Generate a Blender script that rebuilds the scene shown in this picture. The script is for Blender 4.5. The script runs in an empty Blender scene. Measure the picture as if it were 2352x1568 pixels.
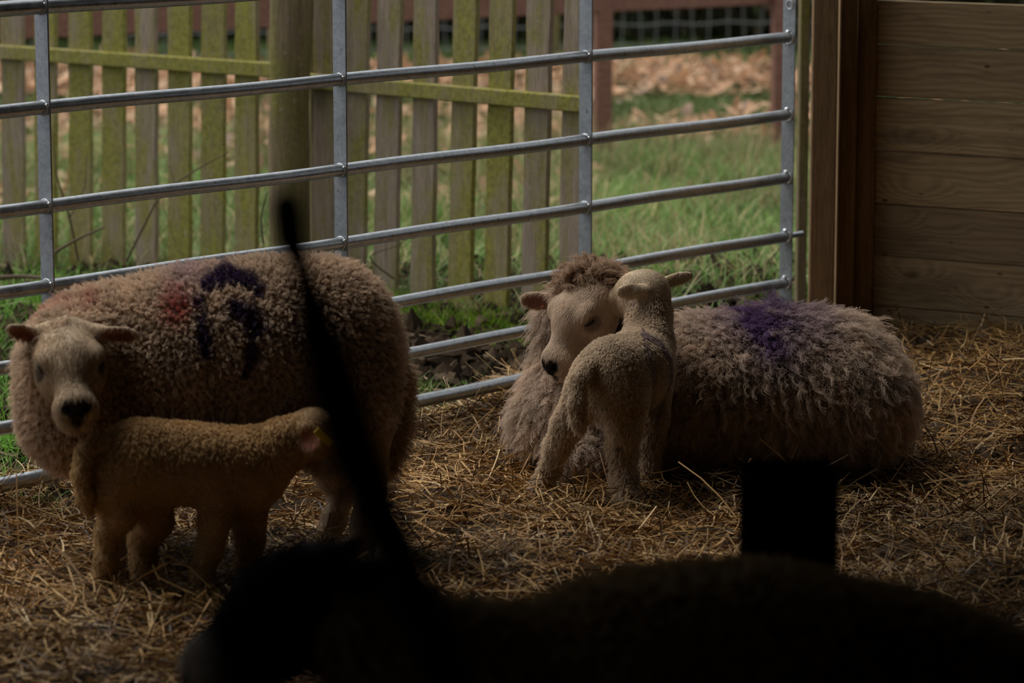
import bpy, math, random
import numpy as np
from mathutils import Vector, Matrix
from mathutils.kdtree import KDTree

random.seed(7)
rng = np.random.default_rng(11)
C = bpy.context.scene.collection
SC = bpy.context.scene

# ------------------------------------------------------------------ camera, world, light, exposure
FPX = 7500.0                      # focal length in pixels of a 2352 px wide frame
PITCH = math.radians(9.57)
CH = 1.7                          # eye height above the straw
cam_d = bpy.data.cameras.new('camera')
cam = bpy.data.objects.new('camera', cam_d); C.objects.link(cam)
cam.location = (0, 0, CH); cam.rotation_euler = (math.pi/2 - PITCH, 0, 0)
cam_d.sensor_width = 36; cam_d.lens = FPX/2352*36
cam_d.clip_start = 0.1; cam_d.clip_end = 200
cam_d.dof.use_dof = True; cam_d.dof.focus_distance = 8.25; cam_d.dof.aperture_fstop = 3.6
SC.camera = cam

w = bpy.data.worlds.new('world'); SC.world = w; w.use_nodes = True
nt = w.node_tree; bg = nt.nodes['Background']
tc = nt.nodes.new('ShaderNodeTexCoord'); sp = nt.nodes.new('ShaderNodeSeparateXYZ')
mr = nt.nodes.new('ShaderNodeMapRange'); mx = nt.nodes.new('ShaderNodeMix'); mx.data_type = 'RGBA'
nt.links.new(tc.outputs['Generated'], sp.inputs[0]); nt.links.new(sp.outputs['Z'], mr.inputs['Value'])
mr.inputs['From Min'].default_value = -0.05; mr.inputs['From Max'].default_value = 0.8
mx.inputs[6].default_value = (0.62, 0.66, 0.72, 1); mx.inputs[7].default_value = (0.95, 0.98, 1.0, 1)
nt.links.new(mr.outputs[0], mx.inputs[0]); nt.links.new(mx.outputs[2], bg.inputs['Color'])
bg.inputs['Strength'].default_value = 0.72
sl = bpy.data.lights.new('overcast_sun', 'SUN'); sl.energy = 2.3; sl.angle = math.radians(38); sl.color = (1, .96, .9)
so = bpy.data.objects.new('overcast_sun', sl); C.objects.link(so)
so.rotation_euler = Vector((0.50, -0.40, -1.15)).to_track_quat('-Z', 'Y').to_euler()

vs = SC.view_settings
vs.view_transform = 'Standard'; vs.look = 'None'; vs.gamma = 1; vs.use_curve_mapping = False
vs.exposure = 0.5
SC.cycles.max_bounces = 7; SC.cycles.diffuse_bounces = 4; SC.cycles.sample_clamp_indirect = 4
SC.cycles_curves.shape = 'RIBBONS'

# ------------------------------------------------------------------ helpers: points from the photograph
cp, sn_ = math.cos(PITCH), math.sin(PITCH)
def ray(px, py):
    u = (px-1176)/FPX; v = (784-py)/FPX
    return np.array([u, cp + v*sn_, -sn_ + v*cp])
def at(px, py, Y):                 # point of the view ray that lies Y metres into the barn
    r = ray(px, py); t = Y/r[1]
    return np.array([0, 0, CH]) + r*t
def gr(px, py, z=0.0):             # point of the view ray at height z
    r = ray(px, py); t = (z-CH)/r[2]
    return np.array([0, 0, CH]) + r*t
def px_x(X, Y, z):
    zc = Y*cp + (CH-z)*sn_
    return 1176 + FPX*X/zc

def tag(o, label=None, cat=None, group=None, kind=None):
    if label: o['label'] = label
    if cat: o['category'] = cat
    if group: o['group'] = group
    if kind: o['kind'] = kind
    return o
def empty(name, loc, rz=0):
    o = bpy.data.objects.new(name, None); C.objects.link(o); o.empty_display_size = .1
    o.location = tuple(loc); o.rotation_euler = (0, 0, rz); return o
def link(name, me, mat, parent=None, off=None):
    o = bpy.data.objects.new(name, me); C.objects.link(o)
    if mat: me.materials.append(mat)
    if parent is not None: o.parent = parent
    if off is not None: o.location = tuple(off)
    return o
def mesh_np(name, V, F, smooth=True):
    me = bpy.data.meshes.new(name)
    V = np.asarray(V, dtype=np.float32); F = np.asarray(F, dtype=np.int32)
    me.vertices.add(len(V)); me.vertices.foreach_set('co', V.ravel())
    n = F.shape[1]
    me.loops.add(F.size); me.loops.foreach_set('vertex_index', F.ravel())
    me.polygons.add(len(F)); me.polygons.foreach_set('loop_start', np.arange(0, F.size, n, dtype=np.int32))
    me.polygons.foreach_set('use_smooth', np.full(len(F), smooth))
    me.update(calc_edges=True); return me
def set_col(me, cols, domain='POINT'):
    a = me.attributes.new('Col', 'FLOAT_COLOR', domain)
    c = np.ones((len(cols), 4), dtype=np.float32); c[:, :3] = cols
    a.data.foreach_set('color', c.ravel())

class MB:                          # collects simple solids for one mesh
    def __init__(s): s.v = []; s.f = []
    def add(s, vs, fs):
        b = len(s.v); s.v += [tuple(v) for v in vs]; s.f += [tuple(i+b for i in f) for f in fs]; return s
    def box(s, c, size, M=None, bev=0.0):
        x, y, z = [a/2 for a in size]; c = Vector(c)
        b = min(bev, x*.9, y*.9, z*.9)
        if b <= 0:
            vs = [Vector((i, j, k)) for i in (-x, x) for j in (-y, y) for k in (-z, z)]
            fs = [(0,1,3,2),(4,6,7,5),(0,4,5,1),(2,3,7,6),(0,2,6,4),(1,5,7,3)]
        else:
            pts = []
            for i in (-1, 1):
                for j in (-1, 1):
                    for k in (-1, 1):
                        pts += [Vector((i*x, j*(y-b), k*(z-b))), Vector((i*(x-b), j*y, k*(z-b))), Vector((i*(x-b), j*(y-b), k*z))]
            import bmesh
            bm = bmesh.new()
            for p in pts: bm.verts.new(p)
            bmesh.ops.convex_hull(bm, input=bm.verts); bm.verts.index_update()
            vs = [v.co.copy() for v in bm.verts]; fs = [tuple(v.index for v in f.verts) for f in bm.faces]; bm.free()
        if M is not None: vs = [M @ v for v in vs]
        return s.add([v+c for v in vs], fs)
    def tube(s, pts, rs, n=12, cap=True):
        pts = [Vector(p) for p in pts]
        if not hasattr(rs, '__len__'): rs = [rs]*len(pts)
        b = len(s.v); prev = None
        for i, p in enumerate(pts):
            d = (pts[min(i+1, len(pts)-1)]-pts[max(i-1, 0)]).normalized()
            if prev is None:
                a = d.cross(Vector((0, 0, 1)));
                if a.length < .1: a = d.cross(Vector((1, 0, 0)))
            else: a = prev - d*prev.dot(d)
            a.normalize(); prev = a; c2 = d.cross(a)
            for k in range(n):
                t = 2*math.pi*k/n; s.v.append(tuple(p + (a*math.cos(t)+c2*math.sin(t))*rs[i]))
        for i in range(len(pts)-1):
            for k in range(n):
                s.f.append((b+i*n+k, b+i*n+(k+1)%n, b+(i+1)*n+(k+1)%n, b+(i+1)*n+k))
        if cap:
            s.f.append(tuple(b+k for k in range(n))[::-1]); s.f.append(tuple(b+(len(pts)-1)*n+k for k in range(n)))
        return s
    def ball(s, c, r, n=10, m=7, sc=(1, 1, 1)):
        b = len(s.v); c = Vector(c)
        for i in range(m+1):
            ph = math.pi*i/m
            for k in range(n):
                t = 2*math.pi*k/n
                s.v.append(tuple(c+Vector((math.sin(ph)*math.cos(t)*r*sc[0], math.sin(ph)*math.sin(t)*r*sc[1], math.cos(ph)*r*sc[2]))))
        for i in range(m):
            for k in range(n): s.f.append((b+i*n+k, b+(i+1)*n+k, b+(i+1)*n+(k+1)%n, b+i*n+(k+1)%n))
        return s
    def build(s, name, mat, parent=None, smooth=False, origin=(0, 0, 0)):
        me = bpy.data.meshes.new(name); o0 = Vector(origin)
        me.from_pydata([tuple(Vector(v)-o0) for v in s.v], [], s.f); me.update()
        if smooth:
            me.polygons.foreach_set('use_smooth', [True]*len(me.polygons))
            try: me.set_sharp_from_angle(angle=math.radians(40))
            except Exception: pass
        return link(name, me, mat, parent)

def vn(x, y, scale, seed=0):       # smooth value noise, 0..1
    g = np.random.default_rng(seed).random((64, 64)).astype(np.float32)
    u = np.asarray(x)/scale; v = np.asarray(y)/scale
    iu = np.floor(u).astype(int); iv = np.floor(v).astype(int); fu = u-iu; fv = v-iv
    fu = fu*fu*(3-2*fu); fv = fv*fv*(3-2*fv)
    a = g[iu % 64, iv % 64]; b = g[(iu+1) % 64, iv % 64]; c = g[iu % 64, (iv+1) % 64]; d = g[(iu+1) % 64, (iv+1) % 64]
    return (a*(1-fu)+b*fu)*(1-fv)+(c*(1-fu)+d*fu)*fv
def sstep(a, b, x):
    t = np.clip((np.asarray(x)-a)/(b-a), 0, 1); return t*t*(3-2*t)

# ------------------------------------------------------------------ materials
def mat(name):
    m = bpy.data.materials.new(name); m.use_nodes = True
    n = m.node_tree.nodes; p = n['Principled BSDF']; return m, m.node_tree, p
def node(t, k, **kw):
    n = t.nodes.new(k)
    for a, b in kw.items(): setattr(n, a, b)
    return n
def ramp(t, fac, stops):
    r = node(t, 'ShaderNodeValToRGB'); e = r.color_ramp.elements
    e[0].position, e[0].color = stops[0][0], (*stops[0][1], 1)
    e[1].position, e[1].color = stops[-1][0], (*stops[-1][1], 1)
    for s in stops[1:-1]:
        q = e.new(s[0]); q.color = (*s[1], 1)
    t.links.new(fac, r.inputs[0]); return r.outputs[0]
def noise(t, vec, scale, detail=5, rough=.6, dist=0):
    n = node(t, 'ShaderNodeTexNoise'); n.inputs['Scale'].default_value = scale; n.inputs['Detail'].default_value = detail
    n.inputs['Roughness'].default_value = rough; n.inputs['Distortion'].default_value = dist
    if vec is not None: t.links.new(vec, n.inputs['Vector'])
    return n.outputs['Fac']
def mapping(t, src, scale, rot=(0, 0, 0), loc=(0, 0, 0)):
    m = node(t, 'ShaderNodeMapping'); m.inputs['Scale'].default_value = scale; m.inputs['Rotation'].default_value = rot
    m.inputs['Location'].default_value = loc; t.links.new(src, m.inputs['Vector']); return m.outputs[0]
def mixc(t, fac, a, b, mode='MIX'):
    m = node(t, 'ShaderNodeMix', data_type='RGBA', blend_type=mode)
    for i, x in ((0, fac), (6, a), (7, b)):
        if isinstance(x, (int, float)): m.inputs[i].default_value = x
        elif isinstance(x, tuple): m.inputs[i].default_value = (*x, 1)
        else: t.links.new(x, m.inputs[i])
    return m.outputs[2]
def bump(t, p, h, strength, dist=.01):
    b = node(t, 'ShaderNodeBump'); b.inputs['Strength'].default_value = strength; b.inputs['Distance'].default_value = dist
    t.links.new(h, b.inputs['Height']); t.links.new(b.outputs[0], p.inputs['Normal'])
def pos(t): return node(t, 'ShaderNodeNewGeometry').outputs['Position']

def wood(name, dark, light, algae=None, alg_amt=(.45, .6), grain_axis='Z', knots=False, seedloc=0, zgreen=False, obj=False):
    m, t, p = mat(name)
    src = node(t, 'ShaderNodeTexCoord').outputs['Object'] if obj else pos(t)
    s = {'Z': (14, 14, 1.0), 'X': (1.0, 14, 14)}[grain_axis]
    v = mapping(t, src, s, loc=(seedloc,)*3)
    g = noise(t, v, 5, 8, .65, .6); f = noise(t, v, 22, 4, .6)
    c = ramp(t, g, [(.3, dark), (.7, light)])
    c = mixc(t, ramp(t, f, [(.35, (0,)*3), (.6, (1,)*3)]), mixc(t, .35, c, (.02, .012, .006)), c)
    h = g
    if knots:
        kv = mapping(t, src, (3.2, 3.2, 6.0) if grain_axis == 'X' else (6, 6, 3.2))
        vo = node(t, 'ShaderNodeTexVoronoi'); vo.inputs['Scale'].default_value = 1.3; t.links.new(kv, vo.inputs['Vector'])
        c = mixc(t, ramp(t, vo.outputs['Distance'], [(.07, (1,)*3), (.13, (0,)*3)]), c, (.03, .014, .007))
        w1 = node(t, 'ShaderNodeTexWave', wave_type='RINGS', rings_direction='SPHERICAL')
        sub = node(t, 'ShaderNodeMath', operation='SINE'); mul = node(t, 'ShaderNodeMath', operation='MULTIPLY')
        mul.inputs[1].default_value = 70; t.links.new(vo.outputs['Distance'], mul.inputs[0]); t.links.new(mul.outputs[0], sub.inputs[0])
        ringm = ramp(t, vo.outputs['Distance'], [(.1, (.5,)*3), (.34, (0,)*3)])
        ml = node(t, 'ShaderNodeMath', operation='MULTIPLY'); t.links.new(sub.outputs[0], ml.inputs[0]); t.links.new(ringm, ml.inputs[1])
        c = mixc(t, ml.outputs[0], c, (.05, .028, .014))
    if algae:
        an = noise(t, mapping(t, src, (6, 6, 1.8), loc=(3, seedloc, 5)), 1.6, 6, .7)
        fac = ramp(t, an, [(alg_amt[0], (0,)*3), (alg_amt[1], (1,)*3)])
        ac = ramp(t, noise(t, src, 55, 4, .7), [(.35, tuple(a*.55 for a in algae)), (.65, algae)])
        c = mixc(t, fac, c, ac)
        li = noise(t, src, 70, 3, .6)
        c = mixc(t, ramp(t, li, [(.63, (0,)*3), (.7, (.6,)*3)]), c, (.32, .30, .25))
    t.links.new(c, p.inputs['Base Color']); p.inputs['Roughness'].default_value = .85
    p.inputs['Specular IOR Level'].default_value = .25
    bump(t, p, g, .35, .004); return m

M = {}
M['picket'] = wood('weathered_picket', (.2, .15, .095), (.42, .33, .225), (.30, .275, .06), (.30, .55))
M['picket_pale'] = wood('weathered_picket_pale', (.22, .165, .12), (.42, .33, .25), (.28, .25, .06), (.44, .64), seedloc=4)
M['post'] = wood('round_post', (.12, .085, .045), (.27, .2, .115), (.19, .18, .03), (.4, .7), seedloc=9)
M['timber'] = wood('sawn_timber', (.24, .145, .07), (.40, .265, .14), seedloc=2)
def board_mat():
    m, t, p = mat('spruce_board'); src = node(t, 'ShaderNodeTexCoord').outputs['Object']
    oi = node(t, 'ShaderNodeObjectInfo')
    vo = node(t, 'ShaderNodeTexVoronoi'); vo.inputs['Scale'].default_value = 1.0
    t.links.new(mapping(t, src, (2.6, .01, 6.2)), vo.inputs['Vector'])
    dis = vo.outputs['Distance']
    # grain lines bending round the knots
    sx = node(t, 'ShaderNodeSeparateXYZ'); t.links.new(src, sx.inputs[0])
    w1 = noise(t, mapping(t, src, (1.6, 1, 5.)), 1.0, 3, .5)
    def mth(op, a, b):
        n = node(t, 'ShaderNodeMath', operation=op)
        for i, x in enumerate((a, b)):
            if isinstance(x, (int, float)): n.inputs[i].default_value = x
            else: t.links.new(x, n.inputs[i])
        return n.outputs[0]
    kn = ramp(t, dis, [(.02, (1,)*3), (.36, (0,)*3)])
    ph = mth('ADD', mth('ADD', mth('MULTIPLY', sx.outputs['Z'], 330), mth('MULTIPLY', w1, 42)), mth('MULTIPLY', kn, 26))
    ln = mth('ADD', mth('MULTIPLY', mth('SINE', ph, 0), .5), .5)
    fine = noise(t, mapping(t, src, (3, 20, 160)), 1.0, 5, .7)
    g = mth('ADD', mth('MULTIPLY', ln, .22), mth('MULTIPLY', fine, .95))
    c = ramp(t, g, [(.2, (.22, .145, .075)), (.75, (.50, .36, .20))])
    tone = ramp(t, oi.outputs['Random'], [(0, (.62,)*3), (1, (1.0, 1.0, .98))])
    c = mixc(t, 1.0, c, tone, 'MULTIPLY')
    st = noise(t, mapping(t, src, (1.3, 1, 7)), 1.1, 6, .7)
    c = mixc(t, ramp(t, st, [(.52, (0,)*3), (.68, (.65,)*3)]), c, (.10, .062, .034))
    c = mixc(t, ramp(t, dis, [(.045, (.9,)*3), (.11, (0,)*3)]), c, (.05, .025, .012))
    sp2 = node(t, 'ShaderNodeTexVoronoi'); sp2.inputs['Scale'].default_value = 1.0; t.links.new(mapping(t, src, (7, .01, 15), loc=(3.3, 0, 1.7)), sp2.inputs['Vector'])
    c = mixc(t, ramp(t, sp2.outputs['Distance'], [(.04, (.85,)*3), (.10, (0,)*3)]), c, (.045, .024, .012))
    t.links.new(c, p.inputs['Base Color']); p.inputs['Roughness'].default_value = .85; p.inputs['Specular IOR Level'].default_value = .2
    bump(t, p, g, .3, .003); return m
M['board'] = board_mat() or wood('spruce_board', (.24, .165, .09), (.46, .34, .19), grain_axis='X', knots=True, obj=True)
M['dark_timber'] = wood('dark_timber', (.05, .03, .014), (.11, .07, .035), seedloc=6)
M['redrail'] = wood('red_rail', (.16, .07, .05), (.30, .15, .11), grain_axis='X', seedloc=1)

for mname_, met_, kk_ in (('steel', .8, .8), ('steel_flat', .35, .62)):
  m, t, p = mat('galvanised_'+mname_); M[mname_] = m
  s_ = pos(t)
  vo = node(t, 'ShaderNodeTexVoronoi'); vo.inputs['Scale'].default_value = 120; t.links.new(s_, vo.inputs['Vector'])
  n1 = noise(t, s_, 18, 6, .7)
  c = mixc(t, .35, ramp(t, vo.outputs['Color'], [(.2, (.45, .48, .51)), (.8, (.62, .65, .68))]), ramp(t, n1, [(.35, (.34, .35, .37)), (.65, (.62, .64, .67))]))
  dirt = noise(t, s_, 45, 5, .7)
  c = mixc(t, ramp(t, dirt, [(.6, (0,)*3), (.72, (.75,)*3)]), c, (.12, .09, .06))
  t.links.new(c, p.inputs['Base Color']); c = mixc(t, 1.0, c, (kk_, kk_*1.01, kk_*1.01), 'MULTIPLY'); t.links.new(c, p.inputs['Base Color']); p.inputs['Metallic'].default_value = met_
  t.links.new(ramp(t, n1, [(.3, (.26,)*3), (.7, (.42,)*3)]), p.inputs['Roughness']); bump(t, p, n1, .15, .002)
m, t, p = mat('weld_zinc'); M['weld'] = m
p.inputs['Base Color'].default_value = (.7, .72, .75, 1); p.inputs['Metallic'].default_value = .8; p.inputs['Roughness'].default_value = .35
bump(t, p, noise(t, pos(t), 160, 3, .6), .6, .003)

def attr_mat(name, rough=.9, trans=.0, spec=.2, bumpy=None):
    m = bpy.data.materials.new(name); m.use_nodes = True; t = m.node_tree
    p = t.nodes['Principled BSDF']; a = node(t, 'ShaderNodeAttribute', attribute_name='Col')
    t.links.new(a.outputs['Color'], p.inputs['Base Color']); p.inputs['Roughness'].default_value = rough
    p.inputs['Specular IOR Level'].default_value = spec
    if bumpy: bump(t, p, noise(t, pos(t), bumpy, 4, .7), .5, .003)
    if trans:
        out = t.nodes['Material Output']; tr = node(t, 'ShaderNodeBsdfTranslucent'); mxs = node(t, 'ShaderNodeMixShader')
        mxs.inputs[0].default_value = trans; t.links.new(a.outputs['Color'], tr.inputs[0])
        t.links.new(p.outputs[0], mxs.inputs[1]); t.links.new(tr.outputs[0], mxs.inputs[2]); t.links.new(mxs.outputs[0], out.inputs[0])
    return m
M['straw'] = attr_mat('straw', .6, .15, .3)
M['grass'] = attr_mat('grass_blade', .6, .3, .3)
M['skin'] = attr_mat('animal_skin', .8, 0, .2, 220)
M['hair'] = attr_mat('animal_hair', .9, .28, .1)
def plain(name, col, rough=.7, metal=0, spec=.5):
    m, t, p = mat(name); p.inputs['Base Color'].default_value = (*col, 1); p.inputs['Roughness'].default_value = rough
    p.inputs['Metallic'].default_value = metal; p.inputs['Specular IOR Level'].default_value = spec; return m
M['eye'] = plain('eye_dark', (.012, .008, .006), .12)
M['lid'] = plain('eyelid_dark', (.03, .018, .012), .7)
M['hoof'] = plain('hoof', (.05, .04, .03), .5)
M['tag_yellow'] = plain('tag_yellow', (.75, .5, .015), .4)
M['tag_orange'] = plain('tag_orange', (.6, .2, .1), .4)
M['twig'] = plain('twig', (.09, .06, .035), .9)
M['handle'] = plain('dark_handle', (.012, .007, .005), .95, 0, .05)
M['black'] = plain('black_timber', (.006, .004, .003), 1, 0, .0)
M['wire'] = plain('wire', (.2, .2, .19), .6, .3)

m, t, p = mat('straw_floor'); M['litter'] = m
s_ = pos(t); n1 = noise(t, s_, 9, 8, .75); n2 = noise(t, mapping(t, s_, (60, 200, 60), (0, 0, .6)), 1, 5, .8)
c = mixc(t, .5, ramp(t, n1, [(.35, (.035, .018, .008)), (.7, (.15, .085, .032))]), ramp(t, n2, [(.4, (.03, .016, .006)), (.7, (.22, .13, .05))]))
t.links.new(c, p.inputs['Base Color']); p.inputs['Roughness'].default_value = .95; bump(t, p, n2, .8, .02)
m, t, p = mat('field_soil'); M['soil'] = m
s_ = pos(t); n1 = noise(t, s_, 3.2, 8, .7); n2 = noise(t, s_, 38, 6, .75); n3 = noise(t, s_, 12, 5, .7)
soil = ramp(t, n2, [(.35, (.010, .007, .004)), (.6, (.036, .025, .015)), (.78, (.09, .062, .038))])
moss = ramp(t, n3, [(.35, (.03, .045, .012)), (.7, (.085, .10, .032))])
sx = node(t, 'ShaderNodeSeparateXYZ'); t.links.new(s_, sx.inputs[0])
mrn = node(t, 'ShaderNodeMapRange'); t.links.new(sx.outputs['Y'], mrn.inputs[0])
mrn.inputs[1].default_value = 10.0; mrn.inputs[2].default_value = 12.0; mrn.inputs[3].default_value = -.16; mrn.inputs[4].default_value = .22
ad = node(t, 'ShaderNodeMath', operation='ADD'); t.links.new(mrn.outputs[0], ad.inputs[0]); t.links.new(n1, ad.inputs[1])
c = mixc(t, ramp(t, ad.outputs[0], [(.47, (0,)*3), (.56, (1,)*3)]), soil, moss)
t.links.new(c, p.inputs['Base Color']); p.inputs['Roughness'].default_value = 1.; p.inputs['Specular IOR Level'].default_value = .05; bump(t, p, n2, 1, .03)

# ------------------------------------------------------------------ layout lines
G0 = gr(0, 1115, .06)[:2]; GD = np.array([.661, .750]); GD = GD/np.linalg.norm(GD)
def gate_t(px, z=.6):              # distance along the gate line seen at column px
    lo, hi = -3.0, 8.0
    for _ in range(50):
        mid = (lo+hi)/2; q = G0+GD*mid
        if px_x(q[0], q[1], z) < px: lo = mid
        else: hi = mid
    return lo
def gate_p(tt, z): q = G0+GD*tt; return Vector((q[0], q[1], z))
GN = np.array([GD[1], -GD[0]])     # towards the barn inside
TR = gate_t(1808, .5)
WD = np.array([.867, -.498])       # wall direction, towards the near right
W0 = at(2003, 600, 9.78)[:2]
CORNER = G0+GD*(TR+.12)

def side(x, y):                    # >0 inside the barn (signed distance from the gate line)
    return (x-G0[0])*GN[0]+(y-G0[1])*GN[1]
WN = np.array([WD[1], -WD[0]])     # (-.498,-.867) into the barn
def wside(x, y): return (x-W0[0])*WN[0]+(y-W0[1])*WN[1]

def straw_h(x, y):
    h = .05*(vn(x+9, y+3, .55, 1)-.5)+.06*(vn(x+9, y+3, .24, 2)-.5)+.04*(vn(x+9, y+3, .09, 3)-.5)
    ws = wside(x, y)
    h = h + .16*sstep(1.15, .1, ws)*sstep(.5, 1.4, x)
    h = h - .035
    return h
def field_h(x, y):
    return -.03+.05*(vn(x+30, y, .6, 21)-.5)+.03*(vn(x+30, y, .17, 22)-.5)+.02*(vn(x+30, y, .07, 23)-.5)*(y < 12) + .07*sstep(9.6, 10.6, y)*sstep(12.5, 11., y) - .09*sstep(-.14, .0, side(x, y))*(wside(x, y) > 0)

# ------------------------------------------------------------------ ground
def grid_mesh(name, x0, x1, y0, y1, st, hf, material, keep=None):
    xs = np.arange(x0, x1+st, st); ys = np.arange(y0, y1+st, st)
    X, Y = np.meshgrid(xs, ys, indexing='ij'); Z = hf(X, Y)
    V = np.stack([X, Y, Z], -1).reshape(-1, 3); nx, ny = X.shape
    i, j = np.meshgrid(np.arange(nx-1), np.arange(ny-1), indexing='ij')
    a = (i*ny+j).ravel(); F = np.stack([a, a+ny, a+ny+1, a+1], 1)
    if keep is not None:
        cen = V[F].mean(1); F = F[keep(cen[:, 0], cen[:, 1])]
    return link(name, mesh_np(name, V, F), material)
fl = grid_mesh('floor', -4.6, 5.2, -3.2, 12.0, .03, straw_h, M['litter'], lambda x, y: (side(x, y) > -.14) & (wside(x, y) > -.05))
tag(fl, kind='structure')
fo = grid_mesh('ground_outside', -9, 14, 1, 30, .04, field_h, M['soil'], lambda x, y: (side(x, y) < .12) | (wside(x, y) < -.0))
tag(fo, kind='structure')

# ------------------------------------------------------------------ barn shell
def wall_quad(name, pts, z0, z1, th, material):
    mb = MB()
    for a, b in zip(pts[:-1], pts[1:]):
        a = Vector(a); b = Vector(b); d = (b-a); L = d.length; ang = math.atan2(d.y, d.x)
        mb.box(((a.x+b.x)/2, (a.y+b.y)/2, (z0+z1)/2), (L+th, th, z1-z0), Matrix.Rotation(ang, 3, 'Z'))
    return tag(mb.build(name, material), kind='structure')
LFAR = G0-GD*1.9
WNEAR = W0+WD*3.2
wall_quad('wall_back', [(-4.5, -3.1), (5.2, -3.1)], -.2, 2.6, .12, M['dark_timber'])
wall_quad('wall_left', [(-4.5, -3.1), (-4.5, 2.5), (LFAR[0], LFAR[1])], -.2, 2.6, .12, M['dark_timber'])
wall_quad('wall_front', [(5.2, -3.1), (5.2, WNEAR[1]), (WNEAR[0], WNEAR[1])], -.2, 2.6, .12, M['dark_timber'])
mb = MB(); rp = [(-4.7, -3.3), (5.5, -3.3), (5.5, float(WNEAR[1])), tuple(W0-WD*.1-WN*.3), tuple(LFAR-GN*.1)]
n = len(rp); mb.v = [(x, y, 2.5) for x, y in rp]+[(x, y, 2.6) for x, y in rp]
mb.f = [tuple(range(n))[::-1], tuple(range(n, 2*n))]+[(i, (i+1) % n, n+(i+1) % n, n+i) for i in range(n)]
tag(mb.build('ceiling', M['dark_timber']), kind='structure')

# plank wall on the right: seven boards with narrow gaps
ang = math.atan2(WD[1], WD[0]); RW = Matrix.Rotation(ang, 3, 'Z')
wr = empty('wall_right', (W0[0], W0[1], 0), ang); tag(wr, kind='structure')
def wall_z(py): return CH-9.7*(py+480)/FPX*(1.0)
zb = [at(2005, y, 9.78)[2] for y in (-2, 100, 220, 342, 465, 582, 697, 822)]
for i in range(7):
    z1, z0 = zb[i], zb[i+1]
    gap = [.002, .004, .0022, .0026, .001, .001, .002][i]
    o = MB().box((0, 0, 0), (3.6, .028, z1-z0-gap), None, .003).build('plank', M['board'], wr)
    o.location = (1.6, -.014+[0, .002, -.002, .003, 0, .002, -.001][i], (z1+z0)/2)
    o.data.transform(Matrix.Translation((0, 0, 0)))
    # shift grain per board through mesh offset
    sh = i*3.7+1.3
    o.data.transform(Matrix.Translation((sh, 0, sh*.7))); o.location = (1.6-sh, o.location[1], (z1+z0)/2-sh*.7)
# far cladding of the neighbouring bay, seen above the planks
q0 = W0-WN*1.7-WD*.0; q1 = q0+WD*5
wall_quad('wall_neighbour', [tuple(q0+WD*.35), tuple(q1)], -.2, 2.5, .1, M['dark_timber'])

# corner posts between gate and plank wall
def post(name, px0, px1, Y, dep, mt, label, h=2.5, yaw=None):
    a = at(px0, 400, Y); b = at(px1, 400, Y); wd = b[0]-a[0]
    o = empty(name, ((a[0]+b[0])/2, Y+dep/2, 0))
    MB().box((0, 0, h/2-.1), (wd, dep, h+.2), Matrix.Rotation(yaw or 0, 3, 'Z'), .004).build('shaft', mt, o)
    return tag(o, label, 'post')
post('timber_post', 1864, 1922, 9.62, .09, M['timber'], 'reddish sawn timber post beside the hinge end of the metal gate', yaw=-.06)
post('timber_post', 1924, 1966, 9.70, .09, M['timber'], 'narrow shadowed timber upright between the lit post and plank wall')
post('timber_post', 1966, 2010, 9.74, .07, M['timber'], 'brown timber batten against the end of the plank wall')
o = post('fence_post', 1834, 1856, 10.3, .09, M['post'], 'green stained outdoor post behind the gate end', h=2.2)

# ------------------------------------------------------------------ steel gate
ZR = [.06]
zfac = (CH-.06)/(1115+480)         # metres per pixel at column 0
for y in (982, 840, 663, 475, 245, 12): ZR.append(CH-(y+480)*zfac)
gate = empty('farm_gate', (G0[0], G0[1], 0))
tag(gate, 'galvanised tubular steel farm gate with seven rails behind the sheep', 'gate')
go = Vector((G0[0], G0[1], 0))
GD3 = Vector((GD[0], GD[1], 0)); GN3 = Vector((GN[0], GN[1], 0))
RR = .0168
for k, z in enumerate(ZR):
    r = RR*(1.12 if k in (0, 6) else 1)
    n = 40
    pts = [GD3*(-1.0+(TR-.012+1.0)*i/n)+Vector((0, 0, z+.0015*math.sin(i*.7+k))) for i in range(n+1)]
    MB().tube(pts, r, 20).build('rail', M['steel'], gate, True)
RG = Matrix.Rotation(math.atan2(GD[1], GD[0]), 3, 'Z')
ups = [gate_t(104, .8), gate_t(783, .7), gate_t(1345, .6), TR]
zt = ZR[6]; 
for j, tt in enumerate(ups):
    wdt = .047; top = zt+.02; bot = ZR[0]-.03
    mb = MB()
    base = GD3*tt
    cz = (top+bot)/2; hh = top-bot
    sgn = -1
    mb.box(base+Vector((0, 0, cz)), (.005, wdt, hh), RG, .0008)      # flat bar, rails pass through it
    upo = mb.build('upright', M['steel_flat'], gate)
    for k, z in enumerate(ZR):
        wb = MB(); e_ = base-GD3*.0035
        pts = [e_+GN3*math.sin(a)*RR*1.04+Vector((0, 0, z+math.cos(a)*RR*1.04)) for a in np.linspace(0, 2*math.pi, 17)]
        wb.tube(pts, .0032 if j == 3 else .0022, 6, False)
        if j == 3:
            wb.ball(e_-GD3*.003+Vector((0, 0, z+RR+.002)), .0085, 10, 7, (1, 1, .7)); wb.ball(e_-GD3*.002+Vector((0, 0, z-RR-.001)), .006, 10, 7, (1, 1, .6))
        else: wb.ball(e_+GN3*RR*.9+Vector((0, 0, z+RR*.45)), .0045, 8, 6)
        wb.build('weld', M['weld'], upo, True)
base = GD3*(TR-.004)
za = at(1823, 10, (G0+GD*TR)[1])[2]
pts = [base+GN3*(math.cos(a)*.012+.003)+Vector((0, 0, za+math.sin(a)*.014)) for a in np.linspace(0, 2*math.pi, 17)]
MB().tube(pts, .0025, 8, False).build('ring', M['weld'], gate, True)
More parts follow.
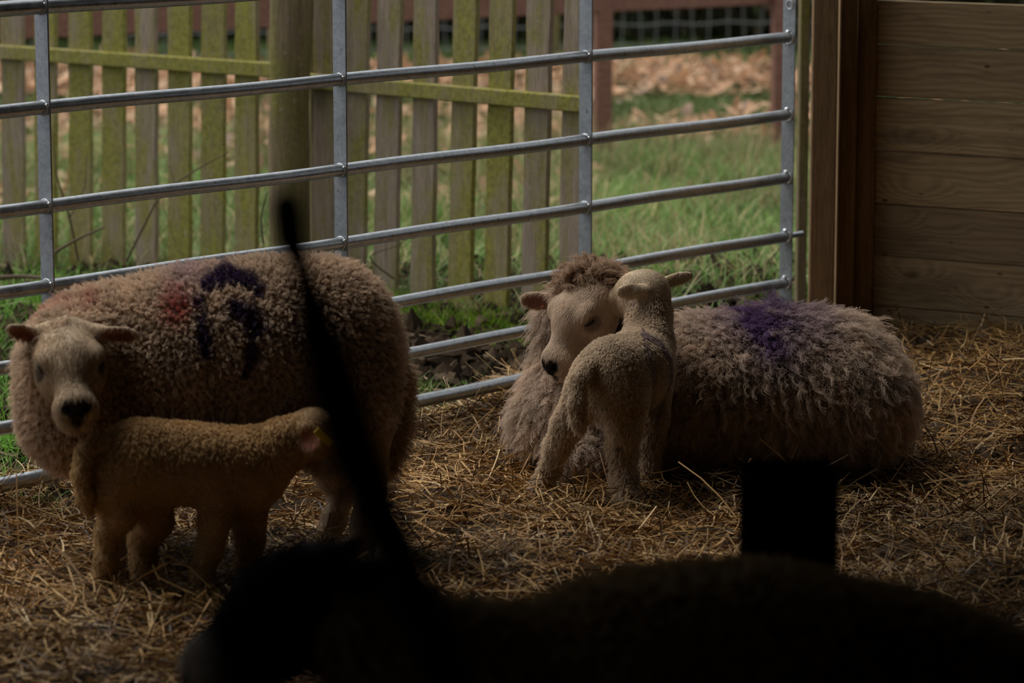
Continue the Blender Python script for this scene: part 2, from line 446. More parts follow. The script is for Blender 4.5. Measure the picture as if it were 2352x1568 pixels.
pts = [GD3*(TR)+Vector((0, 0, ZR[2]-.0)), GD3*(TR+.08)+Vector((0, 0, ZR[2]))]
MB().tube(pts, .009, 12).build('latch_bar', M['steel'], gate, True)

# ------------------------------------------------------------------ picket fence
lean = math.radians(1.5)
def picket(parent, p, ang, wd, ztop, zbot, mt, seed):
    r = random.Random(seed); th = .02
    w2 = wd/2; h = ztop-zbot
    prof = [(-w2, 0), (w2, 0)]
    n = 8; vs = []; N = 14
    ph = r.random()*6
    for i in range(N+1):
        z = h*i/N; ex = .0015*math.sin(ph+i*1.3)+.001*r.random()
        for (sx, sy) in ((-1, -1), (1, -1), (1, 1), (-1, 1)):
            vs.append(Vector((sx*(w2+ex), sy*th/2, z)))
    # rounded head
    fs = []
    for i in range(N):
        b = i*4
        for k in range(4): fs.append((b+k, b+(k+1) % 4, b+4+(k+1) % 4, b+4+k))
    b = len(vs); m = 7
    for k in range(m+1):
        a = math.pi*k/m
        for sy in (-1, 1): vs.append(Vector((-math.cos(a)*w2, sy*th/2, h+math.sin(a)*w2*.9)))
    for k in range(m): fs.append((b+2*k, b+2*k+2, b+2*k+3, b+2*k+1))
    fs.append(tuple(b+2*k for k in range(m, -1, -1))); fs.append(tuple(b+2*k+1 for k in range(m+1))); fs.append((3, 2, 1, 0))
    R = Matrix.Rotation(ang, 3, 'Z') @ Matrix.Rotation(lean+r.uniform(-.006, .006), 3, 'Y') @ Matrix.Rotation(r.uniform(-.08, .08), 3, 'Z')
    mb = MB(); mb.add([R @ v for v in vs], fs)
    o = mb.build('picket', mt, parent); o.location = tuple(p); return o
def fence_line(pxs, pyr, Ys, label):
    # pxs: picket centre columns; (px, Y) end pairs give the line
    (xa, Ya), (xb, Yb) = Ys
    A = at(xa, 200, Ya)[:2]; B = at(xb, 200, Yb)[:2]; d = B-A; L = np.linalg.norm(d); d = d/L; ang = math.atan2(d[1], d[0])
    root = empty('picket_fence', (A[0], A[1], 0)); tag(root, label, 'fence')
    nrm = np.array([d[1], -d[0]])
    if nrm[1] > 0: nrm = -nrm
    for i, x in enumerate(pxs):
        lo, hi = -2., L+2.
        for _ in range(40):
            mid = (lo+hi)/2; q = A+d*mid
            if px_x(q[0], q[1], .85) < x: lo = mid
            else: hi = mid
        q = d*lo; wd = .096
        g = float(field_h(q[0]+A[0], q[1]+A[1]))
        picket(root, (q[0]-.015, q[1], g-.03), ang, wd, 1.14+.01*random.random(), 0, M['picket_pale'] if random.random() < (.12 if Ya > 11 else .4) else M['picket'], i+int(xa))
    zr = [.775, .735]
    mb = MB(); r0 = -d*.15 if xa < 100 else -d*.02; r1 = d*(L+.02)
    c = (r0+r1)/2+nrm*.03
    mb.box((c[0], c[1], pyr), (np.linalg.norm(r1-r0), .035, .05), Matrix.Rotation(ang, 3, 'Z'), .004).build('rail', M['picket'], root)
    mb = MB(); c = (r0+r1)/2-nrm*.03
    return root, A, d, L
fl_l = fence_line([-60, 30, 103, 184, 260, 338, 414, 490, 569], .775, ((0, 11.8), (640, 11.0)), 'algae green picket fence bay running left from the round post')
fl_r = fence_line([748, 818, 893, 979, 1066, 1151, 1238, 1322], .745, ((700, 10.95), (1352, 10.1)), 'weathered picket fence bay right of the round post, behind the gate')
pp = at(671, 200, 10.8)
o = empty('round_post', (pp[0], pp[1], 0)); tag(o, 'thick round greenish wooden post joining the two picket fence bays', 'post')
mb = MB(); pts = [(-.02+.02*i/10*1.2+.003*math.sin(i*1.1), 0, -.1+1.55*i/10) for i in range(11)]
mb.tube(pts, [.068+.003*math.sin(i*2.1) for i in range(11)], 24).build('shaft', M['post'], o, True)
pp = at(735, 200, 10.98)
o = empty('square_post', (pp[0], pp[1], 0)); tag(o, 'square timber post in the shade just right of the thick round post', 'post')
MB().box((0, 0, .6), (.075, .075, 1.5), Matrix.Rotation(.2, 3, 'Z'), .005).build('shaft', M['post'], o)

# far red rail fence with posts
a = at(-60, 40, 13.9); b = at(1745, -5, 16.3)
root = empty('rail_fence', (a[0], a[1], 0)); tag(root, 'faded red-brown rail fence far beyond the pickets', 'fence')
d = Vector((b[0]-a[0], b[1]-a[1], 0)); L = d.length; an = math.atan2(d.y, d.x)
for z in (.72, 1.2):
    MB().box(d*.5+Vector((0, 0, z)), (L+.3, .04, .14), Matrix.Rotation(an, 3, 'Z'), .005).build('rail', M['redrail'], root)
for px in (-40, 640, 1384, 1790):
    q = at(px, 200, 13.9+(px+60)/1805*2.4)
    MB().box((q[0]-a[0], q[1]-a[1]-.05, .6), (.08, .08, 1.5), Matrix.Rotation(.2, 3, 'Z'), .006).build('post', M['redrail'] if px > 1000 else M['post'], root)

# wire netting far back
a = at(-200, 60, 20.6); b = at(2100, 60, 22.4)
root = empty('wire_fence', (a[0], a[1], 0)); tag(root, 'grey wire netting fence in front of the dark hedge', 'fence')
mb = MB(); d = Vector((b[0]-a[0], b[1]-a[1], 0))
for z in (.02, .16, .3, .45, .62, .8, 1.0):
    mb.tube([d*(i/60)+Vector((0, 0, z+.008*math.sin(i*1.7+z*9))) for i in range(61)], .0045, 5)
nn = 55
for i in range(nn+1):
    x0 = i/nn
    mb.tube([d*(x0+.002*math.sin(i*2.3+z*6))+Vector((0, 0, z)) for z in (0, .3, .6, 1.0)], .004, 5)
mb.build('netting', M['wire'], root)
for x0 in (.05, .45, .62, .985):
    MB().tube([d*x0+Vector((0, -.03, -.1)), d*x0+Vector((0, -.03, 1.15))], .045, 10).build('post', M['post'], root, True)

# ------------------------------------------------------------------ strand scatters (straw, grass, leaves)
def strands(name, P, az, pitch, L, wd, cols, mt, bend, segs=3, sides=3, taper=0.0, label=None, cat=None, droop=None):
    n = len(P); S = segs+1
    s = np.linspace(0, 1, S)
    dirv = np.stack([np.cos(az)*np.cos(pitch), np.sin(az)*np.cos(pitch), np.sin(pitch)], 1)
    sidev = np.stack([-np.sin(az), np.cos(az), 0*az], 1); upv = np.cross(dirv, sidev)
    cen = P[:, None, :]+dirv[:, None, :]*(L[:, None]*s[None])[..., None]
    cen = cen+sidev[:, None, :]*((bend[:, 0]*L)[:, None]*(s*s)[None])[..., None]+upv[:, None, :]*((bend[:, 1]*L)[:, None]*(s*s)[None])[..., None]
    wv = wd[:, None]*(1-taper*s[None]**1.5)
    rings = []
    for k in range(sides):
        if sides == 2: a = math.pi*k
        else: a = 2*math.pi*k/sides
        rings.append(cen+(sidev[:, None, :]*math.cos(a)+upv[:, None, :]*math.sin(a)*.6)*wv[..., None])
    V = np.stack(rings, 2).reshape(-1, 3)           # n,S,sides
    idx = np.arange(n*S*sides).reshape(n, S, sides); F = []
    rg = [0] if sides == 2 else range(sides)
    for k in rg:
        k2 = (k+1) % sides
        F.append(np.stack([idx[:, :-1, k], idx[:, 1:, k], idx[:, 1:, k2], idx[:, :-1, k2]], -1).reshape(-1, 4))
    F = np.concatenate(F)
    me = mesh_np(name, V, F, False); set_col(me, np.repeat(cols, S*sides, 0))
    o = link(name, me, mt); 
    if label: tag(o, label, cat, kind='stuff')
    return o

def palette(n, cols, ws, jit=.15):
    cols = np.array(cols); k = rng.choice(len(cols), n, p=np.array(ws)/sum(ws))
    return np.clip(cols[k]*(1+jit*rng.standard_normal((n, 1))), .002, 1)

# straw: in the visible part of the barn floor
N = 195000
X = rng.uniform(-2.9, 3.8, N); Y = rng.uniform(5.0, 10.3, N)
pxx = px_x(X, Y, 0)
keep = (side(X, Y) > -.10) & (wside(X, Y) > .04) & (pxx > -800) & (pxx < 3100)
X, Y = X[keep], Y[keep]; n = len(X)
Z = straw_h(X, Y)+np.abs(rng.normal(0, .014, n))
L = rng.gamma(3.0, .021, n).clip(.015, .24)
az = rng.uniform(0, 2*math.pi, n)+1.2*vn(X+5, Y, .3, 8); pi_ = rng.normal(.08, .2, n); up = rng.random(n) < .04; pi_[up] = rng.uniform(.3, 1.2, up.sum())
cols = palette(n, [(.46, .265, .085), (.58, .37, .14), (.32, .165, .05), (.18, .092, .03), (.06, .036, .015), (.68, .52, .29)], [34, 20, 26, 16, 8, 6])
cols = cols*(.62+.6*vn(X+3, Y+8, .35, 12))[:, None]
strands('straw_bedding', np.stack([X, Y, Z], 1), az, pi_, L, rng.uniform(.0009, .0028, n)*np.where(rng.random(n) < .05, 1.5, 1), cols, M['straw'], np.stack([rng.normal(0, .25, n), rng.normal(-.08, .18, n)], 1),
        label='golden brown straw bedding spread over the barn floor', cat='straw')
# loose straw over the threshold and bottom rail
N = 2600; tt = rng.uniform(-.2, 2.8, N); off = np.abs(rng.normal(0, .05, N))-.09
q = G0[None]+GD[None]*tt[:, None]+GN[None]*off[:, None]*(rng.random(N)[:, None] > .15)
Z = .03+rng.uniform(-.02, .03, N); dens = vn(tt, tt, .25, 31) > .45
q, Z, n = q[dens], Z[dens], dens.sum()
strands('straw_wisps', np.column_stack([q, Z]), rng.uniform(0, 6.28, n), rng.uniform(.0, .9, n)*rng.random(n), rng.gamma(4, .022, n).clip(.03, .22), rng.uniform(.0009, .002, n),
        palette(n, [(.45, .28, .11), (.6, .42, .2), (.3, .18, .07)], [3, 2, 2]), M['straw'], np.stack([rng.normal(0, .3, n), rng.normal(-.1, .25, n)], 1),
        label='loose straw wisps caught along the bottom rail of the gate', cat='straw')

# grass
def grassy(name, N, x0, x1, y0, y1, dens, Lf, cols, ws, label, wmin=.0012, wmax=.003, lean_=.5):
    X = rng.uniform(x0, x1, N); Y = rng.uniform(y0, y1, N); 
    pp_ = px_x(X, Y, 0.); keep = (side(X, Y) < -.05) & (pp_ > -250) & (pp_ < 2500)
    keep &= rng.random(N) < dens(X, Y)
    X, Y = X[keep], Y[keep]; n = len(X); Z = field_h(X, Y)-.005
    c = palette(n, cols, ws); c = c*(.7+.5*vn(X+4, Y+4, .5, 41))[:, None]
    L = Lf(X, Y)*rng.gamma(6, 1/6, n)
    return strands(name, np.stack([X, Y, Z], 1), rng.uniform(0, 6.28, n), rng.uniform(.7, 1.5, n), L, rng.uniform(wmin, wmax, n), c, M['grass'],
                   np.stack([rng.normal(0, .25, n), rng.normal(-lean_, .3, n)], 1), segs=3, sides=2, taper=.9, label=label, cat='grass')
greens = [(.09, .18, .028), (.14, .28, .05), (.22, .32, .10), (.50, .40, .20), (.26, .18, .09)]
def d1(x, y): return sstep(10.0, 11.6, y+.25*x)*np.where((x < .22) & (y < 11.0-.38*np.maximum(x+.75, 0)+.5*np.maximum(-x-.75, 0)+.1), 0., 1.)*(.35+.65*sstep(.3, .55, vn(x+2, y+9, .6, 51)))*sstep(17, 15.3, y)
grassy('meadow_grass', 150000, -3, 4.2, 9.8, 17, d1, lambda x, y: .06+.09*vn(x+1, y, .8, 52), greens, [30, 30, 18, 16, 9], 'tufty green meadow grass mixed with dead stalks beyond the gate', .0015, .004)
def d2(x, y): return sstep(.5, .72, vn(x+7, y+1, .22, 61))*sstep(11.6, 10.6, y)
def d1b(x, y): return sstep(10.6, 12, y)*sstep(.5, .72, vn(x+22, y*.7+9, .45, 53))*sstep(17.2, 15.6, y)+.8*sstep(14.2, 15.2, y)*sstep(17, 16, y)
grassy('dead_grass', 26000, -3, 4.2, 10.4, 17.3, d1b, lambda x, y: .14+.1*vn(x+1, y, .8, 54), [(.42, .31, .16), (.30, .20, .11), (.52, .42, .24), (.16, .14, .06)], [4, 3, 2, 2], 'tall dead straw-coloured stalks standing among the meadow grass', .001, .0025, .3)
grassy('mud_grass', 90000, -2.4, 2.6, 7.2, 11.6, d2, lambda x, y: .035+.03*vn(x+1, y, .5, 62), [(.09, .19, .025), (.15, .28, .045), (.22, .26, .07), (.34, .26, .12)], [5, 5, 2, 1], 'sparse bright grass tufts growing in the mud outside the gate', .0009, .0022)
def d3(x, y): return sstep(15.2, 16.4, y)*(1-sstep(18.3, 18.9, y)*sstep(21, 20.3, y))*(1-.6*sstep(.45, .6, vn(x, y, .9, 71)))
grassy('far_grass', 60000, -4, 5, 15, 22.5, d3, lambda x, y: .05+0*x, [(.08, .15, .035), (.13, .2, .055), (.2, .2, .08)], [5, 4, 1], 'short far grass strip in front of the wire fence', .003, .006)
# left bright tuft area near the gate
def d4(x, y): return sstep(-.75, -1.15, x)*sstep(.25, .5, vn(x+11, y+1, .3, 64))
grassy('corner_grass', 26000, -2.6, -.7, 7.9, 11.2, d4, lambda x, y: .05+.03*vn(x, y, .3, 5), [(.12, .32, .02), (.2, .42, .05)], [1, 1], 'lush green grass outside the gate at its far left', .0012, .0026)

# moss and dead grass at the foot of the pickets
N = 9000; tt = rng.uniform(0, 1.9, N); A, d, Lr = fl_r[1], fl_r[2], fl_r[3]
offs = rng.normal(.16, .07, N); nr = np.array([d[1], -d[0]]); nr = nr if nr[1] < 0 else -nr
q = A[None]+d[None]*tt[:, None]+nr[None]*offs[:, None]; Z = field_h(q[:, 0], q[:, 1])
mossm = (vn(q[:, 0]+3, q[:, 1], .22, 81) > .42)
cm = palette(N, [(.16, .27, .012), (.1, .2, .01), (.24, .34, .03)], [2, 2, 1]); cd = palette(N, [(.4, .29, .16), (.3, .2, .1), (.2, .3, .08)], [2, 2, 2])
cc = np.where(mossm[:, None], cm, cd)
strands('moss_and_dead_grass', np.column_stack([q, Z]), rng.uniform(0, 6.28, N), np.where(mossm, rng.uniform(.4, 1.5, N), rng.uniform(0, .9, N)), np.where(mossm, .045, .11)*rng.gamma(5, .2, N), rng.uniform(.001, .0025, N), cc, M['grass'],
        np.stack([rng.normal(0, .3, N), rng.normal(-.3, .3, N)], 1), 3, 2, .9, label='bright moss and dead grass along the foot of the picket fence', cat='moss')

# fallen leaves / wood chips far back
N = 19000; X = rng.uniform(-4, 5, N); Y = rng.uniform(13.2, 21, N)
band = sstep(18.4, 18.8, Y)*sstep(21, 20.2, Y)+.75*sstep(16.2, 16.6, Y)*sstep(18., 17.5, Y)*(vn(X+2, Y+1, .5, 91) > .45)+.35*(X < .4)*(Y < 16.3)*(vn(X+6, Y+1, .4, 93) > .52)
k = (rng.random(N) < band) ; X, Y = X[k], Y[k]; n = len(X)
Z = field_h(X, Y)+rng.uniform(.01, .06, n)
strands('leaf_litter', np.stack([X, Y, Z], 1), rng.uniform(0, 6.28, n), rng.normal(.3, .4, n), rng.uniform(.05, .11, n), rng.uniform(.015, .035, n),
        palette(n, [(.52, .30, .17), (.60, .40, .25), (.40, .22, .12), (.25, .16, .11)], [4, 3, 2, 1]), M['grass'], np.stack([rng.normal(0, .3, n), rng.normal(-.2, .4, n)], 1), 2, 2, .5,
        label='pale orange fallen leaves lying in bands across the field', cat='leaves')
# mud clods and sticks outside
N = 2600; X = rng.uniform(-2, 2.2, N); Y = rng.uniform(8, 11.4, N); k = side(X, Y) < -.05; X, Y = X[k], Y[k]; n = len(X)
strands('twig_litter', np.stack([X, Y, field_h(X, Y)+.006], 1), rng.uniform(0, 6.28, n), rng.normal(0.05, .12, n), rng.gamma(3, .03, n), rng.uniform(.001, .003, n),
        palette(n, [(.3, .2, .12), (.42, .3, .19), (.12, .08, .05)], [2, 2, 2]), M['straw'], np.stack([rng.normal(0, .3, n), rng.normal(0, .1, n)], 1),
        label='scattered dead stalks and twig bits lying on the mud outside', cat='twigs')
def clods(name, N, label):
    X = rng.uniform(-2.2, 2.4, N); Y = rng.uniform(7.4, 11.6, N); k = (side(X, Y) < -.12) & (vn(X+1, Y+1, .35, 101) > .3); X, Y = X[k], Y[k]; n = len(X)
    T = np.array([(0, 0, 1), (.9, 0, .4), (.28, .85, .45), (-.72, .53, .4), (-.72, -.53, .45), (.28, -.85, .4), (.7, .5, -.5), (-.3, .85, -.5), (-.9, 0, -.5), (-.3, -.85, -.5), (.7, -.5, -.5)])
    F = []
    for i in range(5): F += [(0, 1+i, 1+(i+1) % 5), (1+i, 6+i, 1+(i+1) % 5), (1+(i+1) % 5, 6+i, 6+(i+1) % 5)]
    F = np.array(F); r = rng.gamma(3, .0055, n).clip(.004, .04)
    V = T[None]*(1+.35*rng.standard_normal((n, 11, 1)))*r[:, None, None]*rng.uniform(.6, 1.3, (n, 1, 3))
    V = V+np.stack([X, Y, field_h(X, Y)+.2*r], 1)[:, None]
    Fa = (F[None]+11*np.arange(n)[:, None, None]).reshape(-1, 3)
    me = mesh_np(name, V.reshape(-1, 3), Fa, False)
    c = palette(n, [(.035, .024, .015), (.06, .042, .027), (.018, .012, .008), (.10, .07, .045)], [4, 3, 3, 1]); set_col(me, np.repeat(c, 11, 0))
    tag(link(name, me, M['clod']), label, 'soil', kind='stuff')
M['clod'] = attr_mat('clod', 1., 0, .05)
clods('soil_clods', 30000, 'dark crumbly clods of bare mud just outside the gate')
# hedge
N = 60000; X = rng.uniform(-6, 7, N); Y = rng.uniform(22.8, 24.5, N); Z = rng.uniform(0, 1, N)**1.2*2.6+.0
cc = palette(N, [(.05, .07, .022), (.10, .085, .045), (.15, .12, .07), (.04, .035, .02), (.13, .15, .045)], [3, 3, 2, 3, 1.4], .3)
o = strands('hedge', np.stack([X, Y, Z], 1), rng.uniform(0, 6.28, N), rng.uniform(-.3, 1.5, N), rng.uniform(.08, .4, N), rng.uniform(.004, .018, N), cc, M['grass'], np.stack([rng.normal(0, .3, N), rng.normal(0, .3, N)], 1), 2, 2, .8,
        label='dark tangled hedge closing off the far end of the field', cat='hedge')
bk = grid_mesh('trim_1', -9, 14, 24.2, 27, .25, lambda x, y: -.1+2.4*sstep(24.2, 25.6, y)+.3*vn(x+20, y, .8, 95), plain('bank_soil', (.045, .038, .02), .95)); bk.name = 'bank_outside'; tag(bk, kind='structure')

# twigs and brambles
def twig(name, pts, r, label, subs=()):
    P = [Vector(at(*q)) for q in pts]; o = empty(name, P[0]); b = P[0]
    # smooth the polyline
    sm = []
    for i in range(len(P)-1):
        for k in range(4): 
            a = P[max(i-1, 0)]; c_ = P[i]; d_ = P[i+1]; e = P[min(i+2, len(P)-1)]; u = k/4
            sm.append(.5*((2*c_)+(-a+d_)*u+(2*a-5*c_+4*d_-e)*u*u+(-a+3*c_-3*d_+e)*u**3))
    sm.append(P[-1]); sm = [q-b for q in sm]
    MB().tube(sm, [r*(1-.6*i/len(sm)) for i in range(len(sm))], 7).build('stem', M['twig'], o, True)
    for s in subs:
        Q = [Vector(at(*q))-b for q in s]; MB().tube(Q, [r*.5, r*.4, r*.2][:len(Q)], 6).build('side_shoot', M['twig'], o, True)
    return tag(o, label, 'twig')
twig('bramble_stem', [(180, 600, 10.9), (160, 500, 10.9), (130, 400, 10.9), (120, 300, 10.95)], .0045, 'thin bramble stem arching upright beside the leftmost gate upright', [[(160, 500, 10.9), (195, 430, 10.9), (200, 350, 10.9)]])
twig('bramble_stem', [(290, 600, 10.8), (330, 520, 10.8), (370, 450, 10.8), (450, 390, 10.8), (525, 350, 10.8)], .0045, 'long thin bramble stem slanting up across the left pickets', [[(370, 450, 10.8), (400, 420, 10.8), (390, 380, 10.8)]])
twig('dead_stick', [(125, 580, 10.6), (180, 548, 10.6), (240, 522, 10.6)], .006, 'short pale dead stick leaning low against the left pickets')
twig('dead_stick', [(-20, 640, 10.3), (60, 635, 10.3), (170, 648, 10.2)], .009, 'dead branch lying on the ground below the left pickets')
twig('bramble_stem', [(905, 640, 10.5), (850, 590, 10.4), (920, 560, 10.4), (960, 520, 10.4)], .003, 'thin green shoot bending up in front of the pickets behind the standing ewe')
twig('bramble_stem', [(605, 560, 10.6), (600, 500, 10.6), (615, 440, 10.6)], .004, 'thin bent twig rising against the round post')
twig('dead_stick', [(1700, 680, 11.2), (1750, 620, 11.2), (1800, 560, 11.2)], .006, 'dark bent stick in the meadow grass by the gate end', [[(1750, 620, 11.2), (1700, 600, 11.2), (1640, 610, 11.2)], [(1770, 600, 11.2), (1720, 640, 11.2), (1690, 640, 11.2)]])
twig('mossy_branch', [(1690, -40, 19), (1760, 5, 19), (1815, 60, 19)], .04, 'mossy branch hanging across the far fence near the gate end')

# ------------------------------------------------------------------ animals: smooth-blended bodies
def unit(v): v = np.asarray(v, float); return v/np.linalg.norm(v)
def frame(F, U):                   # columns: right, forward, up
    F = unit(F); U = np.asarray(U, float); U = unit(U-F*np.dot(U, F)); R = np.cross(F, U); return np.stack([R, F, U], 1)
class Body:
    def __init__(s): s.p = []; s.spots = []; s.eyes = []
    def cone(s, a, ra, b, rb, g='w', k=.03, op='u'): s.p.append(('c', np.array(a, float), ra, np.array(b, float), rb, g, k, op)); return s
    def chain(s, pts, g='w', k=.03):
        for (a, ra), (b, rb) in zip(pts[:-1], pts[1:]): s.cone(a, ra, b, rb, g, k)
        return s
    def ell(s, c, rad, B=None, g='w', k=.03, op='u'):
        s.p.append(('e', np.array(c, float), np.array(rad, float), np.eye(3) if B is None else np.array(B), 0, g, k, op)); return s
    @staticmethod
    def dist(q, P):
        if q[0] == 'c':
            a, ra, b, rb = q[1:5]; ab = b-a; L2 = ab@ab+1e-12
            t = np.clip(((P-a)@ab)/L2, 0, 1); return np.linalg.norm(P-a-t[..., None]*ab, axis=-1)-(ra+(rb-ra)*t)
        c, rad, B = q[1:4]; l = (P-c)@B; k0 = np.linalg.norm(l/rad, axis=-1); k1 = np.linalg.norm(l/rad**2, axis=-1)+1e-9
        return k0*(k0-1)/k1
    @staticmethod
    def box(q):
        if q[0] == 'c': return np.minimum(q[1]-q[2], q[3]-q[4]), np.maximum(q[1]+q[2], q[3]+q[4])
        r = np.max(q[2]); return q[1]-r, q[1]+r
    def mesh(s, h):
        mg = .045
        us = [s.box(q) for q in s.p if q[7] == 'u']
        lo = np.min([u[0] for u in us], 0)-.03; hi = np.max([u[1] for u in us], 0)+.03
        n = np.ceil((hi-lo)/h).astype(int)+1; ax = [lo[i]+h*np.arange(n[i]) for i in range(3)]
        F = np.full(n, .06, np.float32)
        for q in s.p:
            a, b = s.box(q); m_ = max(mg, q[6]+.02)
            i0 = np.clip(np.floor((a-m_-lo)/h).astype(int), 0, n-1); i1 = np.clip(np.ceil((b+m_-lo)/h).astype(int)+1, 1, n)
            sl_ = tuple(slice(i0[i], i1[i]) for i in range(3))
            P = np.stack(np.meshgrid(*[ax[i][sl_[i]] for i in range(3)], indexing='ij'), -1)
            d = s.dist(q, P).astype(np.float32); f = F[sl_]; k = q[6]
            if q[7] == 'u':
                hh = np.maximum(k-np.abs(f-d), 0)/k; F[sl_] = np.minimum(f, d)-hh*hh*k*.25
            else:
                d = -d; hh = np.maximum(k-np.abs(f-d), 0)/k; F[sl_] = np.maximum(f, d)+hh*hh*k*.25
        ins = F < 0
        c = ins[:-1, :-1, :-1].astype(np.int8)
        cnt = sum(ins[i:n[0]-1+i, j:n[1]-1+j, k:n[2]-1+k].astype(np.int8) for i in (0, 1) for j in (0, 1) for k in (0, 1))
        act = (cnt > 0) & (cnt < 8); idx = -np.ones(act.shape, np.int64); cells = np.argwhere(act); idx[act] = np.arange(len(cells))
        acc = np.zeros((len(cells), 3)); num = np.zeros(len(cells))
        cor = [(i, j, k) for i in (0, 1) for j in (0, 1) for k in (0, 1)]
        val = {o: F[cells[:, 0]+o[0], cells[:, 1]+o[1], cells[:, 2]+o[2]] for o in cor}
        for o in cor:
            for axn in range(3):
                if o[axn] == 0:
                    o2 = list(o); o2[axn] = 1; o2 = tuple(o2); a, b = val[o], val[o2]; mk = (a < 0) != (b < 0)
                    tt = np.where(mk, a/(a-b+1e-12), 0); pt = np.array(o, float)[None].repeat(len(cells), 0); pt[:, axn] = tt
                    acc[mk] += pt[mk]; num[mk] += 1
        V = lo+h*(cells+acc/num[:, None]); faces = []
        for axn in range(3):
            a_ = [slice(None)]*3; b_ = [slice(None)]*3; a_[axn] = slice(0, -1); b_[axn] = slice(1, None)
            A, B = ins[tuple(a_)], ins[tuple(b_)]; e = np.argwhere(A != B)
            o1, o2 = [i for i in range(3) if i != axn]; e = e[(e[:, o1] > 0) & (e[:, o2] > 0)]
            def cell(e, d1_, d2_):
                q = e.copy(); q[:, o1] -= d1_; q[:, o2] -= d2_; return idx[q[:, 0], q[:, 1], q[:, 2]]
            f = np.stack([cell(e, 1, 1), cell(e, 0, 1), cell(e, 0, 0), cell(e, 1, 0)], 1)
            flip = A[e[:, 0], e[:, 1], e[:, 2]]
            if axn == 1: flip = ~flip
            f[~flip] = f[~flip][:, ::-1]; faces.append(f)
        Fc = np.concatenate(faces)
        # light smoothing of vertex positions
        for _ in range(2):
            S = np.zeros_like(V); Nn = np.zeros(len(V))
            for i in range(4):
                a, b = Fc[:, i], Fc[:, (i+1) % 4]
                np.add.at(S, a, V[b]); np.add.at(Nn, a, 1); np.add.at(S, b, V[a]); np.add.at(Nn, b, 1)
            V = V*.5+.5*S/np.maximum(Nn, 1)[:, None]
        s.V, s.F = V, Fc
        dw = np.full(len(V), 1.); ds = np.full(len(V), 1.)
        for q in s.p:
            if q[7] != 'u': continue
            d = s.dist(q, V)
            if q[5] == 'w': dw = np.minimum(dw, d)
            else: ds = np.minimum(ds, d)
        s.wool = sstep(-.012, .012, ds-dw)
        return s
def head(b, O, F, U, sc, ears, lamb=False, nose=(.03, .022, .018), closed=False, nosepatch=True, wx=1.08, ml=None):
    B = frame(F, U); O = np.array(O, float)
    m = ml or (.72 if lamb else .82); WX = np.array([wx, 1, 1.04]); cr = 1.12 if lamb else 1.0
    def W(x, y, z): return O+B@((np.array([x, y*m if y > 0 else y, z])*WX*sc))
    def E(c, r, k=.02, op='u'): b.ell(W(*c), np.array(r)*WX*sc, B, 's', k*sc*1.2, op)
    def K(a, ra, c, rc, k=.02): b.cone(W(*a), ra*sc, W(*c), rc*sc, 's', k*sc*1.2)
    E((0, 0, 0 if lamb else -.004), (.066*cr, .08*cr, .068*cr if lamb else .060)); E((0, .05, .012 if lamb else .006), (.056, .065, .05 if lamb else .046))
    K((0, .055, .0), .053, (0, .175, -.028), .034); E((0, .195, -.036), (.044, .036, .036))
    E((0, .198, -.066), (.033, .030, .026))
    K((0, .02, -.055), .043, (0, .17, -.064), .029)
    for s_ in (-1, 1):
        E((s_*.036, .04, -.035), (.03, .055, .04)); E((s_*.05, .06, .026), (.017, .028, .016), .015)
        E((s_*.062, .068, .008), (.012, .02, .012), .01, 's')
        E((s_*.018, .230, -.020), (.008, .009, .004), .006, 's')
        if closed: b.eyes.append(('lid', W(s_*.0575, .070, .006), B, sc, s_))
        else: b.eyes.append(('ball', W(s_*.0520, .062, .008), B, sc, s_))
        b.spots.append((W(s_*.060, .066, .002), .024*sc, (.05, .033, .024), .85 if not closed else .5))  # dark eye surround, socket shadow painted into the skin colour
    E((0, .235, -.052), (.03, .02, .003), .006, 's')            # mouth
    if nosepatch:
        for x_, z_ in ((0, -.024), (-.015, -.016), (.015, -.016), (0, -.036)):
            b.spots.append((W(x_, .228, z_), .018*sc, (.035, .026, .023), 1.))
        b.spots.append((W(0, .236, -.056), .010*sc, (.05, .035, .03), .8))
        for s_ in (-1, 1): b.spots.append((W(s_*.019, .229, -.020), .009*sc, (.006, .004, .004), 1.))
    for (bs, tip, wd, nrm) in ears:   # world base, tip, half width, normal of the open side
        bs = np.array(bs, float); tip = np.array(tip, float); d = tip-bs; L = np.linalg.norm(d); d = d/L
        nn_ = np.array(nrm, float); nn_ = unit(nn_-d*np.dot(nn_, d)); sd = np.cross(d, nn_)
        EB = np.stack([d, sd, nn_], 1); mid = bs+d*L*.5
        b.ell(mid, (L*.54, wd, .0075 if not lamb else .0065), EB, 'e', .008)
        b.cone(bs, wd*.55, bs+d*L*.3, wd*.45, 'e', .012)
        b.ell(mid+nn_*.011+d*L*.02, (L*.42, wd*.72, .0085), EB, 'e', .006, 's')
        b.ear = getattr(b, 'ear', []); b.ear.append((mid+nn_*.004, d, sd, nn_, L, wd))
    b.W = W; b.B = B
